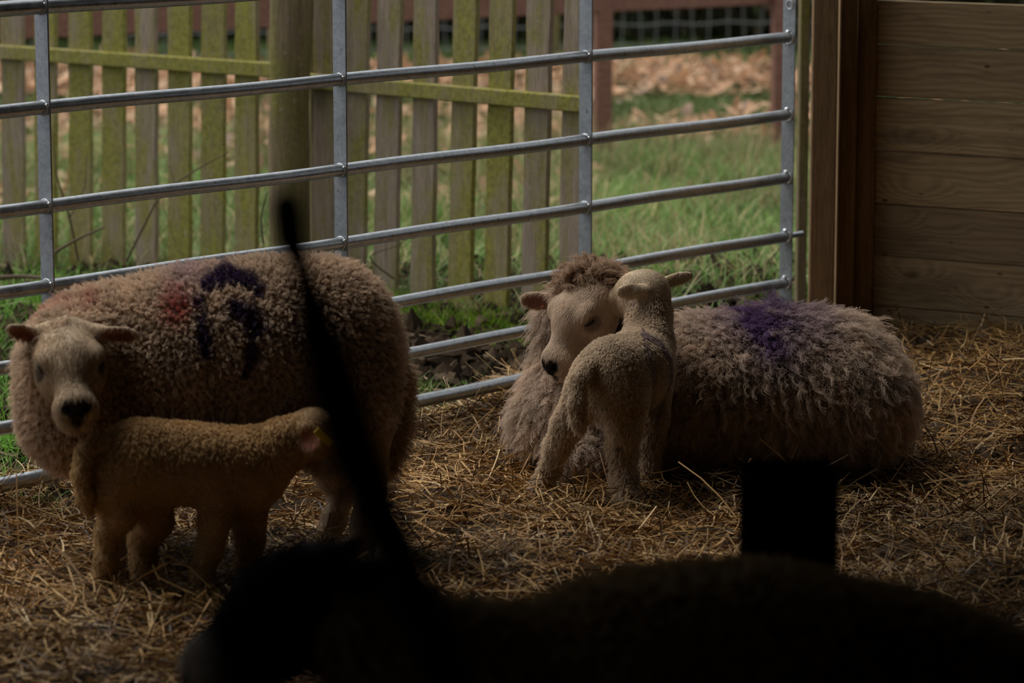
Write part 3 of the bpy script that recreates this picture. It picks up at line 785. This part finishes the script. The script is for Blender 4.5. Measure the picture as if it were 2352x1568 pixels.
def paint(b, base_skin, base_wool, extra=None, ear_in=(.32, .13, .09)):
    V = b.V; col = np.where(b.wool[:, None] > .5, np.array(base_wool)[None], np.array(base_skin)[None]).astype(float)
    col *= (.88+.24*vn(V[:, 0]*1+V[:, 2]*.7+50, V[:, 1]+V[:, 2]+50, .03, 5))[:, None]
    for (mid, d, sd, nn_, L, wd) in getattr(b, 'ear', []):
        r = V-mid; u = r@d/(L*.46); v_ = r@sd/(wd*.8); n_ = r@nn_
        k = sstep(1.05, .75, np.sqrt(u*u+v_*v_))*(n_ > -.004)*(n_ < .02); col = col*(1-k[:, None])+np.array(ear_in)*k[:, None]
    for (c_, r, cc_, s_) in b.spots:
        k = s_*sstep(r*1.25, r*.75, np.linalg.norm(V-c_, axis=1)); col = col*(1-k[:, None])+np.array(cc_)*k[:, None]
    if extra is not None: col = extra(V, col)
    b.col = col; return b
def grow(name, b, parent, org, N, length, mask, colf, curl=0., freq=2., droop=.3, clump=0, cl=.6, rad=.0006, pts=7, lay=None, up=1., seed=0, jit=.25):
    r_ = np.random.default_rng(seed); V, F = b.V, b.F
    T = np.concatenate([F[:, [0, 1, 2]], F[:, [0, 2, 3]]]); wl = mask(V) if callable(mask) else mask
    a, b1, c1 = V[T[:, 0]], V[T[:, 1]], V[T[:, 2]]; cr = np.cross(b1-a, c1-a); ar = np.linalg.norm(cr, axis=1)*.5
    wt = ar*wl[T].mean(1); nor = cr/np.maximum(2*ar, 1e-12)[:, None]
    # vertex normals
    VN = np.zeros_like(V)
    for i in range(3): np.add.at(VN, T[:, i], cr)
    VN /= np.maximum(np.linalg.norm(VN, axis=1), 1e-12)[:, None]
    t_ = r_.choice(len(T), N, p=wt/wt.sum()); u = r_.random((N, 2)); fl_ = u.sum(1) > 1; u[fl_] = 1-u[fl_]
    w0 = 1-u.sum(1)
    P = a[t_]*w0[:, None]+b1[t_]*u[:, :1]+c1[t_]*u[:, 1:]
    Nm = VN[T[t_, 0]]*w0[:, None]+VN[T[t_, 1]]*u[:, :1]+VN[T[t_, 2]]*u[:, 1:]; Nm /= np.linalg.norm(Nm, axis=1)[:, None]+1e-9
    sc_ = wl[T[t_]].mean(1)
    L = (length(P) if callable(length) else np.full(N, length))*(.4+.6*sc_)*(1+jit*r_.standard_normal(N)).clip(.4, 1.7)
    G = np.array([0, 0, -1.0]); 
    # tangential lay direction
    lv = (lay(P) if callable(lay) else np.array(lay if lay is not None else (0, 0, -1.))[None].repeat(N, 0))
    lv = lv-Nm*np.sum(lv*Nm, 1)[:, None]; ln = np.linalg.norm(lv, axis=1)[:, None]; lv = lv/np.maximum(ln, .2)
    t1 = np.cross(Nm, np.array([.3, .2, 1.])[None]); t1 /= np.linalg.norm(t1, axis=1)[:, None]+1e-9; t2 = np.cross(Nm, t1)
    phase = r_.random(N)*6.283; fr = freq*(1+.25*r_.standard_normal(N)); dj = .22*r_.standard_normal((N, 3)); off = np.zeros((N, 3))
    if clump:
        g = r_.choice(N, clump, replace=False); kd = KDTree(clump)
        for i, k in enumerate(g): kd.insert(P[k], i)
        kd.balance(); own = np.array([kd.find(p_)[1] for p_ in P]); gg = g[own]
        phase = phase[gg]+.35*r_.standard_normal(N); fr = fr[gg]; dj = dj[gg]*1.6+.25*dj; off = P[gg]-P; lv = lv[gg]; L = L[gg]*(.75+.4*r_.random(N))
    s_ = np.linspace(0, 1, pts)[None, :, None]
    D = Nm+dj; D /= np.linalg.norm(D, axis=1)[:, None]
    Q = P[:, None]+D[:, None]*L[:, None, None]*up*s_*(1-.35*droop*s_)+lv[:, None]*L[:, None, None]*droop*s_**1.4+G*L[:, None, None]*droop*.35*s_**2
    Q = Q+off[:, None]*cl*s_**1.2
    if curl:
        an_ = (2*math.pi*fr)[:, None]*s_[..., 0]+phase[:, None]; am = curl*s_[..., 0]**.7
        Q = Q+(t1[:, None]*np.cos(an_)[..., None]+t2[:, None]*np.sin(an_)[..., None])*am[..., None]
    hc = bpy.data.hair_curves.new(name); hc.add_curves([pts]*N)
    hc.position_data.foreach_set('vector', (Q-np.array(org)).astype(np.float32).ravel())
    ra = hc.attributes.get('radius') or hc.attributes.new('radius', 'FLOAT', 'POINT')
    ra.data.foreach_set('value', np.tile(rad*np.linspace(1, .45, pts), N).astype(np.float32))
    cols_ = colf(P, r_)
    tipk = np.linspace(.82, 1.12, pts)[None, :, None]; cc_ = np.ones((N, pts, 4), np.float32); cc_[..., :3] = cols_[:, None]*tipk
    ca = hc.attributes.new('Col', 'FLOAT_COLOR', 'POINT'); ca.data.foreach_set('color', cc_.ravel())
    o = bpy.data.objects.new(name, hc); C.objects.link(o); hc.materials.append(M['hair']); o.parent = parent; return o
def finish(b, root, org, hoofs=()):
    me = mesh_np('body', b.V-np.array(org), b.F); set_col(me, b.col); o = link('body', me, M['skin'], root)
    for e in b.eyes:
        if e[0] == 'ball': MB().ball(e[1]-np.array(org), .0145*e[3], 14, 10).build('eye', M['eye'], root, True)
        else:
            B = e[2]; sc = e[3]
            pts = [e[1]-np.array(org)+B@(np.array([e[4]*(.001-.012*(u_*u_)), u_*.021, -.006*(1-u_*u_)+.004*u_])*sc) for u_ in np.linspace(-1, 1, 9)]
            MB().tube(pts, [.001*sc+.0016*sc*math.cos(u_*1.4) for u_ in np.linspace(-1, 1, 9)], 6).build('eyelid', M['lid'], root, True)
    for (p, r, dx) in hoofs:
        mb = MB()
        for s_ in (-1, 1):
            c_ = Vector(p)-Vector(org)+Vector((s_*r*.42, 0, 0)); 
            mb.ball(c_+Vector((dx[0]*r*.5, dx[1]*r*.5, 0)), r, 10, 7, (.55, .8, .9))
        mb.build('hoof', M['hoof'], root, True)
    return o
def along(P, poly, w_):            # distance of points to a 3-D polyline, for dye strokes
    d = np.full(len(P), 9.)
    for a, b in zip(poly[:-1], poly[1:]):
        ab = b-a; t_ = np.clip(((P-a)@ab)/(ab@ab+1e-9), 0, 1); d = np.minimum(d, np.linalg.norm((P-a-t_[:, None]*ab)*np.array([1, .06, 1]), axis=1))
    return sstep(w_*1.35, w_*.6, d+.25*w_*(vn(P[:, 0]*1+40, P[:, 2]+40, .02, 6)-.5)*2)

A_ = lambda px, py, Y: at(px, py, Y)
#ANIMALS
# ---- standing ewe on the left, head turned to the viewer
b = Body()
b.ell(A_(733, 798, 7.36), (.178, .20, .200), None, 'w', .06)
b.ell(A_(570, 830, 7.32), (.20, .225, .222), None, 'w', .08)
b.ell(A_(400, 852, 7.28), (.19, .225, .216), None, 'w', .08)
b.ell(A_(265, 878, 7.24), (.16, .19, .192), None, 'w', .08)
b.ell(A_(160, 925, 7.18), (.085, .14, .14), None, 'w', .07)
b.cone(A_(200, 800, 7.2), .115, A_(150, 820, 7.04), .09, 'w', .06)          # neck
b.cone(A_(128, 850, 7.1), .066, A_(138, 960, 7.12), .078, 'w', .05)
b.ell(A_(782, 920, 7.30), (.115, .12, .16), None, 'w', .06)                 # thighs
b.ell(A_(770, 930, 7.46), (.115, .1, .17), None, 'w', .06)
hl = [(A_(745, 1000, 7.47), .065), (A_(765, 1090, 7.50), .038), (A_(785, 1130, 7.50), .028), (A_(768, 1190, 7.45), .026), (A_(750, 1245, 7.42), .03)]
b.chain(hl, 's', .02)
hr = [(A_(830, 1000, 7.28), .07), (A_(845, 1080, 7.30), .042), (A_(850, 1130, 7.32), .033), (A_(840, 1200, 7.28), .031), (A_(825, 1285, 7.23), .034)]
b.chain(hr, 's', .02)
for (x_, Y_) in ((262, 7.16), (345, 7.36)):
    b.chain([(A_(x_+10, 1000, Y_), .07), (A_(x_, 1130, Y_), .034), (A_(x_, 1220, Y_-.02), .026), (A_(x_-3, 1300, Y_-.02), .028)], 's', .03)
b.chain([(A_(870, 780, 7.42), .04), (A_(905, 880, 7.43), .033), (A_(905, 980, 7.42), .030), (A_(898, 1068, 7.41), .018)], 'w', .03)   # tail
eO = A_(157, 812, 6.98); eF = A_(178, 945, 6.78)-eO
head(b, eO, eF, (0.06, -.55, .75), .98, [
    (A_(92, 775, 6.99), A_(14, 752, 6.97), .021, (-.15, -1, -.15)), (A_(228, 765, 6.99), A_(322, 770, 6.97), .021, (.15, -1, -.25))], ml=.82, wx=1.12)
b.chain([(A_(85, 762, 7.0), .016), (A_(157, 752, 7.02), .024), (A_(232, 762, 7.0), .016)], 's', .012)
b.mesh(.0065)
paint(b, (.50, .38, .26), (.34, .25, .17), ear_in=(.30, .11, .06))
org = np.array([A_(500, 900, 7.3)[0], 7.3, 0]); rA = empty('ewe', org)
tag(rA, 'standing ewe with purple and red dye marks on its wool, face turned to the viewer', 'sheep')
PUR = np.array((.028, .012, .055)); RED = np.array((.42, .03, .03))
s1 = [A_(x, y, 7.27 if y < 655 else 7.2 if y < 700 else 7.12) for x, y in ((596, 668), (575, 640), (520, 634), (480, 648), (460, 690), (462, 740), (480, 800))]
s2 = [A_(x, y, 7.16 if y < 745 else 7.1) for x, y in ((540, 708), (572, 718), (588, 740), (582, 790), (565, 850))]
wb_ = np.array((.66, .51, .375))
def colA(P, r_):
    c_ = wb_[None]*(.8+.4*vn(P[:, 0]+30, P[:, 2]+P[:, 1]+30, .05, 3))[:, None]*(1+.12*r_.standard_normal((len(P), 1)))
    fr_ = (P[:, 1] < 7.42)
    for st, w_ in ((s1, .0155), (s2[:3], .021), (s2[2:], .012)):
        k = along(P, st, w_)*fr_*.97; c_ = c_*(1-k[:, None])+PUR*k[:, None]
    for (x, y, r, s_) in ((408, 706, .040, .8), (118, 718, .020, .7), (150, 704, .018, .55), (180, 698, .018, .6), (215, 690, .022, .5)):
        q = A_(x, y, 7.15 if x > 300 else 7.2); d_ = np.linalg.norm((P-q)*np.array([1, .15, 1]), axis=1)+.014*(vn(P[:, 0]+9, P[:, 2]+P[:, 1]+9, .012, 77)-.5); k = s_*sstep(r*1.3, r*.2, d_)*fr_
        c_ = c_*(1-k[:, None])+RED*k[:, None]
    q = A_(430, 618, 7.2); k = .3*sstep(.1, .0, np.linalg.norm((P-q)*np.array([1, .2, 1]), axis=1)); c_ = c_*(1-k[:, None])+np.array((.3, .16, .4))*k[:, None]
    return c_.clip(.004, 1)
finish(b, rA, org, [(hl[-1][0]-np.array([0, 0, .02]), .028, (-.5, -.6)), (hr[-1][0]-np.array([0, 0, .02]), .028, (-.5, -.6))])
grow('fleece', b, rA, org, 130000, .022, b.wool, colA, .0022, 2.2, .25, 30000, .2, .0007, 6, (-.1, 0, -1), seed=1)
def nearest_col(b):
    kd = KDTree(len(b.V))
    for i, v in enumerate(b.V): kd.insert(v, i)
    kd.balance()
    def f(P, r_):
        ii = np.array([kd.find(p_)[1] for p_ in P]); return (b.col[ii]*1.12*(1+.1*r_.standard_normal((len(P), 1)))).clip(.004, 1)
    return f
grow('short_hair', b, rA, org, 24000, .008, 1-b.wool, nearest_col(b), 0, 1, .9, 0, 0, .00055, 4, (0, -.2, -1), .5, 2)

# ---- suckling lamb in front of it
b = Body()
b.ell(A_(308, 1058, 6.93), (.080, .07, .080), None, 'w', .05)
b.cone(A_(340, 1058, 6.94), .078, A_(540, 1072, 6.97), .074, 'w', .05)
b.ell(A_(440, 1066, 6.95), (.12, .075, .077), None, 'w', .05)
b.ell(A_(575, 1085, 6.98), (.075, .065, .082), None, 'w', .05)
b.chain([(A_(600, 1060, 6.98), .062), (A_(655, 1020, 6.99), .047), (A_(695, 1000, 7.0), .042)], 'w', .04)
b.ell(A_(262, 1105, 6.90), (.06, .045, .085), None, 'w', .04); b.ell(A_(335, 1110, 6.96), (.055, .045, .085), None, 'w', .04)
l1 = [(A_(262, 1140, 6.89), .045), (A_(275, 1185, 6.88), .031), (A_(248, 1225, 6.88), .025), (A_(243, 1290, 6.87), .021), (A_(240, 1365, 6.86), .024)]
l2 = [(A_(340, 1140, 6.96), .046), (A_(355, 1195, 6.97), .037), (A_(330, 1235, 6.98), .030), (A_(330, 1290, 6.98), .026), (A_(330, 1345, 6.97), .026)]
l3 = [(A_(500, 1130, 6.93), .045), (A_(492, 1200, 6.92), .030), (A_(482, 1260, 6.92), .026), (A_(465, 1310, 6.91), .021), (A_(450, 1362, 6.90), .022)]
l4 = [(A_(575, 1130, 7.0), .046), (A_(572, 1200, 7.02), .032), (A_(574, 1240, 7.03), .028), (A_(570, 1290, 7.03), .024), (A_(562, 1320, 7.03), .024)]
for l_ in (l1, l2, l3, l4): b.chain(l_, 'w', .02)
b.chain([(A_(275, 1016, 6.9), .022), (A_(232, 1016, 6.88), .019), (A_(197, 1036, 6.865), .018), (A_(187, 1090, 6.855), .019), (A_(194, 1140, 6.85), .017), (A_(206, 1178, 6.85), .010)], 'w', .008)
hO = A_(708, 995, 7.02)
head(b, hO, (.40, .75, .25), (-.1, -.1, 1), .66, [
    (A_(700, 985, 6.965), A_(722, 1040, 6.93), .026, (.25, -1, .1)), (A_(722, 965, 7.06), A_(752, 975, 7.09), .016, (.2, 1, .1))], lamb=True, nosepatch=False)
b.mesh(.0048)
paint(b, (.46, .31, .17), (.46, .30, .145), ear_in=(.55, .28, .2))
org = np.array([A_(420, 1100, 6.94)[0], 6.94, 0]); rB = empty('lamb', org)
tag(rB, 'cream lamb with a yellow ear tag suckling under the standing ewe', 'lamb')
finish(b, rB, org, [(l_[-1][0]-np.array([0, 0, .018]), .02, (.3, -.6)) for l_ in (l1, l2, l3, l4)])
def colB(P, r_):
    c_ = np.array((.60, .41, .21))[None]*(.85+.3*vn(P[:, 0]+30, P[:, 2]+P[:, 1]+30, .05, 3))[:, None]*(1+.1*r_.standard_normal((len(P), 1)))
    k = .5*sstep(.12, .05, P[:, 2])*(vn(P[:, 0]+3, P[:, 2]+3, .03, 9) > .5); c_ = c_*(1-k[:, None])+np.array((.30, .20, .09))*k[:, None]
    return c_.clip(.004, 1)
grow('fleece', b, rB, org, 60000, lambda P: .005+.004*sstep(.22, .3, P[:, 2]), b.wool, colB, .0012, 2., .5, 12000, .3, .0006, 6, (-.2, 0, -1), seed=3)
grow('short_hair', b, rB, org, 9000, .006, 1-b.wool, nearest_col(b), 0, 1, .8, 0, 0, .0005, 4, (0, 0, -1), .5, 4)
q = A_(742, 1004, 6.925)-org; Rt = Matrix.Rotation(.78, 3, 'Y')
MB().box(q, (.045, .003, .015), Rt, .001).build('ear_tag', M['tag_yellow'], rB)

# ---- resting ewe
b = Body()
b.ell(A_(1918, 888, 8.42), (.16, .23, .175), None, 'w', .08)
b.ell(A_(1780, 893, 8.42), (.19, .25, .192), None, 'w', .09)
b.ell(A_(1600, 905, 8.38), (.20, .25, .185), None, 'w', .09)
b.ell(A_(1440, 920, 8.36), (.17, .23, .175), None, 'w', .09)
b.ell(A_(1300, 945, 8.36), (.10, .16, .115), None, 'w', .08)
b.ell(A_(1240, 985, 8.36), (.055, .10, .07), None, 'w', .05)
b.cone(A_(1420, 850, 8.40), .135, A_(1372, 740, 8.38), .095, 'w', .07)
b.cone(A_(1310, 880, 8.38), .075, A_(1330, 740, 8.38), .085, 'w', .06)
b.ell(A_(1990, 940, 8.30), (.11, .12, .12), None, 'w', .06)                 # folded hind leg
b.chain([(A_(1400, 1060, 8.13), .045), (A_(1330, 1050, 8.12), .03), (A_(1290, 1030, 8.2), .025)], 'w', .03)   # folded foreleg
b.cone(A_(1345, 655, 8.32), .035, A_(1400, 660, 8.34), .04, 'w', .03)
cO = A_(1352, 692, 8.24); cF = np.array((-.56, -.40, -.68)); cU = np.array((-.58, -.44, .62))
head(b, cO, cF, cU, 1.02, [
    (A_(1268, 690, 8.28), A_(1197, 688, 8.31), .027, (-.15, -1, -.35)), (A_(1395, 668, 8.28), A_(1432, 650, 8.34), .018, (.1, -1, .3))], closed=True, wx=1.2, ml=.84)
b.mesh(.0055)
org = np.array([A_(1650, 900, 8.4)[0], 8.4, 0]); rC = empty('ewe', org)
paint(b, (.60, .48, .37), (.30, .215, .155), ear_in=(.34, .17, .12))
tag(rC, 'woolly ewe lying in the straw with closed eyes and a purple patch on its back', 'sheep')
finish(b, rC, org)
wc_ = np.array((.60, .475, .37))
def purC(P):
    q = A_(1775, 715, 8.3); d_ = (P-q)*np.array([.8, .35, 1.15]); dd = np.linalg.norm(d_, axis=1)
    nz = vn(P[:, 0]+20, P[:, 1]+P[:, 2]+20, .04, 15)
    k1 = sstep(.20, .04, dd+.06*(nz-.5)); q2 = [A_(1700, 700, 8.3), A_(1760, 770, 8.2), A_(1800, 830, 8.15)]
    return np.clip(k1*.8*(.55+.6*nz)+.7*along(P, q2, .04)*(nz > .35), 0, .93)
def colC(P, r_):
    c_ = wc_[None]*(.72+.5*vn(P[:, 0]+30, P[:, 2]+P[:, 1]+30, .04, 3))[:, None]*(1+.14*r_.standard_normal((len(P), 1)))
    k = purC(P); c_ = c_*(1-k[:, None])+np.array((.105, .05, .16))*k[:, None]; return c_.clip(.004, 1)
nzl = lambda P: .036+.016*vn(P[:, 0]+5, P[:, 2]+P[:, 1], .06, 33)+.035*sstep(.07, .01, np.linalg.norm((P-A_(1760, 690, 8.42))*np.array([.8, .6, 1]), axis=1))
def layC(P):
    v = np.zeros((len(P), 3)); v[:, 2] = -.9; v[:, 0] = .35*np.sin(P[:, 0]*9); v[:, 1] = -.2; return v
grow('fleece', b, rC, org, 110000, lambda P: nzl(P)*.75, b.wool, colC, .0032, 2.6, .4, 0, 0, .0006, 9, layC, .9, seed=5)
grow('fleece_curls', b, rC, org, 62000, lambda P: nzl(P)*1.12, b.wool, lambda P, r_: colC(P, r_)*1.12, .0058, 2.3, .5, 9000, .72, .0006, 14, layC, .95, seed=15)
tuft = sum(sstep(r_, r_*.4, np.linalg.norm((b.V-A_(x_, 700, 8.42))*np.array([1, .35, .8]), axis=1)) for x_, r_ in ((1735, .035), (1785, .04), (1860, .02)))
grow('fleece_tuft', b, rC, org, 300, .062, tuft.clip(0, 1), lambda P, r_: (np.array((.17, .11, .19))*(1+.2*r_.standard_normal((len(P), 1)))).clip(.01, 1), .009, 1.8, .1, 60, .2, .0006, 14, (0, 0, 1), 1., 12)
grow('short_hair', b, rC, org, 36000, .0065, 1-b.wool, nearest_col(b), 0, 1, .9, 0, 0, .00055, 4, (-.5, -.1, -.8), .5, 6)
topk = A_(1362, 650, 8.30); topm = sstep(.085, .04, np.linalg.norm((b.V-topk)*np.array([.8, .7, 1.2]), axis=1))
grow('topknot', b, rC, org, 7000, .050, topm, lambda P, r_: (np.array((.46, .33, .23))*(1+.2*r_.standard_normal((len(P), 1)))).clip(.01, 1), .006, 1.5, .25, 170, .6, .0007, 10, (-.5, -.6, -.2), 1.0, 7)
q = A_(1250, 702, 8.285)-org
MB().box(q, (.020, .002, .006), Matrix.Rotation(-.35, 3, 'Y'), .0005).build('ear_tag', M['tag_orange'], rC)
MB().tube([q+np.array([.012, 0, .026]), q+np.array([.012, -.005, .026])], .004, 10).build('tag_button', M['tag_orange'], rC, True)

# ---- lamb nuzzling the resting ewe
b = Body()
b.ell(A_(1408, 858, 7.92), (.085, .095, .092), None, 'w', .05)
b.ell(A_(1462, 845, 8.02), (.088, .11, .098), None, 'w', .05)
b.ell(A_(1486, 828, 8.10), (.062, .07, .088), None, 'w', .05)
b.chain([(A_(1490, 770, 8.12), .056), (A_(1490, 715, 8.16), .048), (A_(1488, 685, 8.17), .046)], 'w', .04)
b.ell(A_(1352, 890, 7.93), (.048, .06, .07), None, 'w', .04); b.ell(A_(1430, 920, 7.88), (.055, .055, .075), None, 'w', .04)
m1 = [(A_(1340, 905, 7.93), .048), (A_(1303, 975, 7.95), .032), (A_(1280, 1025, 7.98), .025), (A_(1262, 1080, 8.0), .019), (A_(1240, 1118, 7.99), .018), (A_(1224, 1142, 7.95), .018)]
m2 = [(A_(1435, 925, 7.87), .050), (A_(1434, 985, 7.87), .034), (A_(1430, 1035, 7.90), .029), (A_(1434, 1100, 7.89), .026), (A_(1441, 1166, 7.84), .027)]
m3 = [(A_(1505, 880, 8.08), .042), (A_(1500, 960, 8.08), .030), (A_(1494, 1010, 8.08), .025), (A_(1488, 1075, 8.07), .023), (A_(1484, 1122, 8.05), .024)]
m4 = [(A_(1470, 900, 8.16), .042), (A_(1470, 1000, 8.17), .03), (A_(1468, 1075, 8.16), .025)]
for l_ in (m1, m2, m3, m4): b.chain(l_, 'w', .02)
b.chain([(A_(1356, 842, 7.86), .024), (A_(1330, 872, 7.82), .021), (A_(1326, 925, 7.80), .020), (A_(1328, 962, 7.80), .017), (A_(1331, 985, 7.80), .009)], 'w', .007)
dO = A_(1482, 668, 8.18)
head(b, dO, (-.93, .30, -.03), (0.0, -.05, 1), .70, [
    (A_(1482, 668, 8.125), A_(1417, 670, 8.10), .021, (-.25, 1, -.2)), (A_(1520, 650, 8.22), A_(1590, 630, 8.20), .018, (.1, .9, .3))], lamb=True, nosepatch=False)
b.spots.append((b.W(0, .23, -.03), .012, (.1, .06, .05), .8))
b.mesh(.0042)
paint(b, (.62, .50, .36), (.40, .31, .22), ear_in=(.36, .22, .16))
org = np.array([A_(1440, 850, 8.0)[0], 8.0, 0]); rD = empty('lamb', org)
tag(rD, 'small cream lamb seen from behind nuzzling the face of the resting ewe', 'lamb')
finish(b, rD, org, [(l_[-1][0]-np.array([0, 0, .016]), .019, (-.4, -.6)) for l_ in (m1, m2, m3)])
t1_ = [A_(x, y, 7.98) for x, y in ((1478, 768), (1515, 790), (1538, 830), (1541, 880), (1520, 940), (1510, 985))]
t2_ = [A_(x, y, 7.96) for x, y in ((1480, 785), (1492, 820), (1500, 870))]
def colD(P, r_):
    c_ = np.array((.66, .53, .39))[None]*(.84+.32*vn(P[:, 0]+30, P[:, 2]+P[:, 1]+30, .03, 3))[:, None]*(1+.1*r_.standard_normal((len(P), 1)))
    for st, w_, s_ in ((t1_, .006, .6), (t2_, .008, .4)):
        k = s_*along(P, st, w_); c_ = c_*(1-k[:, None])+np.array((.10, .055, .14))*k[:, None]
    for (x, y, Y_, r, cc_, s_) in ((1452, 692, 8.1, .018, (.32, .2, .45), .8), (1424, 1022, 7.86, .010, (.06, .03, .02), .9), (1437, 1003, 7.86, .007, (.08, .04, .02), .8), (1440, 935, 7.82, .045, (.45, .27, .08), .5), (1398, 758, 7.9, .03, (.36, .24, .15), .3)):
        k = s_*sstep(r*1.2, r*.5, np.linalg.norm((P-A_(x, y, Y_))*np.array([1, .5, 1]), axis=1)); c_ = c_*(1-k[:, None])+np.array(cc_)*k[:, None]
    return c_.clip(.004, 1)
def lenD(P): return .0062+.0055*sstep(.24, .16, P[:, 2])
grow('fleece', b, rD, org, 90000, lenD, b.wool, colD, .0012, 2., .55, 28000, .18, .0006, 7, (-.3, -.1, -1), seed=8)
grow('short_hair', b, rD, org, 16000, .005, 1-b.wool, nearest_col(b), 0, 1, .8, 0, 0, .0005, 4, (.3, 0, -.6), .4, 9)

# ---- black faced sheep close to the viewer
b = Body(); 
b.ell(A_(1720, 1612, 4.55), (.26, .24, .19), None, 'w', .1)
b.ell(A_(1400, 1665, 4.50), (.24, .22, .18), None, 'w', .1)
b.ell(A_(2110, 1720, 4.6), (.22, .24, .20), None, 'w', .1)
b.ell(A_(1080, 1710, 4.45), (.15, .17, .16), None, 'w', .08)
b.cone(A_(1100, 1640, 4.45), .12, A_(830, 1440, 4.42), .085, 'w', .06)
for (x_, Y_) in ((1050, 4.38), (1180, 4.58), (2150, 4.5), (2280, 4.7)):
    q = A_(x_, 1700, Y_); b.chain([(q, .08), (np.array([q[0], Y_, .25]), .035), (np.array([q[0], Y_-.01, .03]), .03)], 's', .04)
hE = A_(700, 1355, 4.42)
head(b, hE, (-.88, -.12, -.42), (-.3, -.1, .9), 1.05, [
    (A_(800, 1330, 4.36), A_(890, 1300, 4.30), .022, (-.2, -1, -.2)), (A_(760, 1270, 4.5), A_(830, 1245, 4.6), .018, (-.2, 1, 0))], nosepatch=False)
b.spots.append((b.W(0, .24, -.03), .075, (.5, .44, .37), 1.)); b.spots.append((b.W(-.016, .235, -.028), .012, (.01, .01, .01), 1)); b.spots.append((b.W(.016, .235, -.028), .012, (.01, .01, .01), 1))
b.mesh(.009)
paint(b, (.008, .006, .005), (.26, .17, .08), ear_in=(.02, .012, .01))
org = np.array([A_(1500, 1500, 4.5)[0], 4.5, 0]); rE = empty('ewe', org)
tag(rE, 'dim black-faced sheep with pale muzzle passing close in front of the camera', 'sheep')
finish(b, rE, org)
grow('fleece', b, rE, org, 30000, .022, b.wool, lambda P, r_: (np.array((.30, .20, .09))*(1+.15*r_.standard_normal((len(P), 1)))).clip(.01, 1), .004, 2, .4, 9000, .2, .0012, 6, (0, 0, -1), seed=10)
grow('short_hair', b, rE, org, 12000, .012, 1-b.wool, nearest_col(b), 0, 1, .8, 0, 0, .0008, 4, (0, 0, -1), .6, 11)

# ---- dark square post and leaning fork handle near the viewer
q = A_(1812, 1088, 4.85)
o = empty('square_post', (q[0], q[1], 0)); tag(o, 'short dark square post standing behind the black-faced sheep', 'post')
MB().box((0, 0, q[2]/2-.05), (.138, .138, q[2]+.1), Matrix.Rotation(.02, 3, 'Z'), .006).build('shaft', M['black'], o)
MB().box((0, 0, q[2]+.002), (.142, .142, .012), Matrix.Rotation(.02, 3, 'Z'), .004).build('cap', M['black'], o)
PC = [(655, 455, .0085), (662, 500, .0105), (668, 546, .010), (692, 612, .0065), (710, 678, .0085), (726, 745, .0115), (746, 811, .0135), (765, 877, .0145), (812, 1028, .0145), (862, 1156, .013), (900, 1240, .013), (934, 1326, .0125), (985, 1450, .013), (1030, 1568, .013)]
P = [A_(x, y, 2.75-.4*(y-455)/1113) for x, y, r in PC]; PR = [r for x, y, r in PC]
d = P[-1]-P[-2]; P.append(P[-1]+np.array([.10, -.12, -.28])); P.append(P[-2]+np.array([.32, -.42, -1.02]))
o = empty('pitchfork', (P[-1][0], P[-1][1], 0)); tag(o, 'dark pole handle leaning up very close to the camera, blurred across the standing ewe', 'tool')
oo = np.array([P[-1][0], P[-1][1], 0])
sm = []
for i in range(len(P)-1):
    for k in range(5):
        a = P[max(i-1, 0)]; c_ = P[i]; d_ = P[i+1]; e = P[min(i+2, len(P)-1)]; u = k/5
        sm.append(.5*((2*c_)+(-a+d_)*u+(2*a-5*c_+4*d_-e)*u*u+(-a+3*c_-3*d_+e)*u**3)-oo)
sm.append(P[-1]-oo)
PR += [.013, .013]; rr = [PR[min(k//5, len(PR)-2)]*(1-k % 5/5)+PR[min(k//5+1, len(PR)-1)]*(k % 5/5) for k in range(len(sm))]; rr = [q_*1.35 for q_ in rr]; rr[0] *= .6
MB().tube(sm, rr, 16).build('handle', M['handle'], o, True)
e0 = Vector(sm[-1])
for s_ in (-1, 0, 1):
    MB().tube([e0, e0+Vector((s_*.05, -.02, -.02)), e0+Vector((s_*.06+.02, -.05, -e0.z*.6)), e0+Vector((s_*.06+.04, -.08, -e0.z-.03))], [.008, .006, .005, .003], 8).build('tine', M['handle'], o, True)
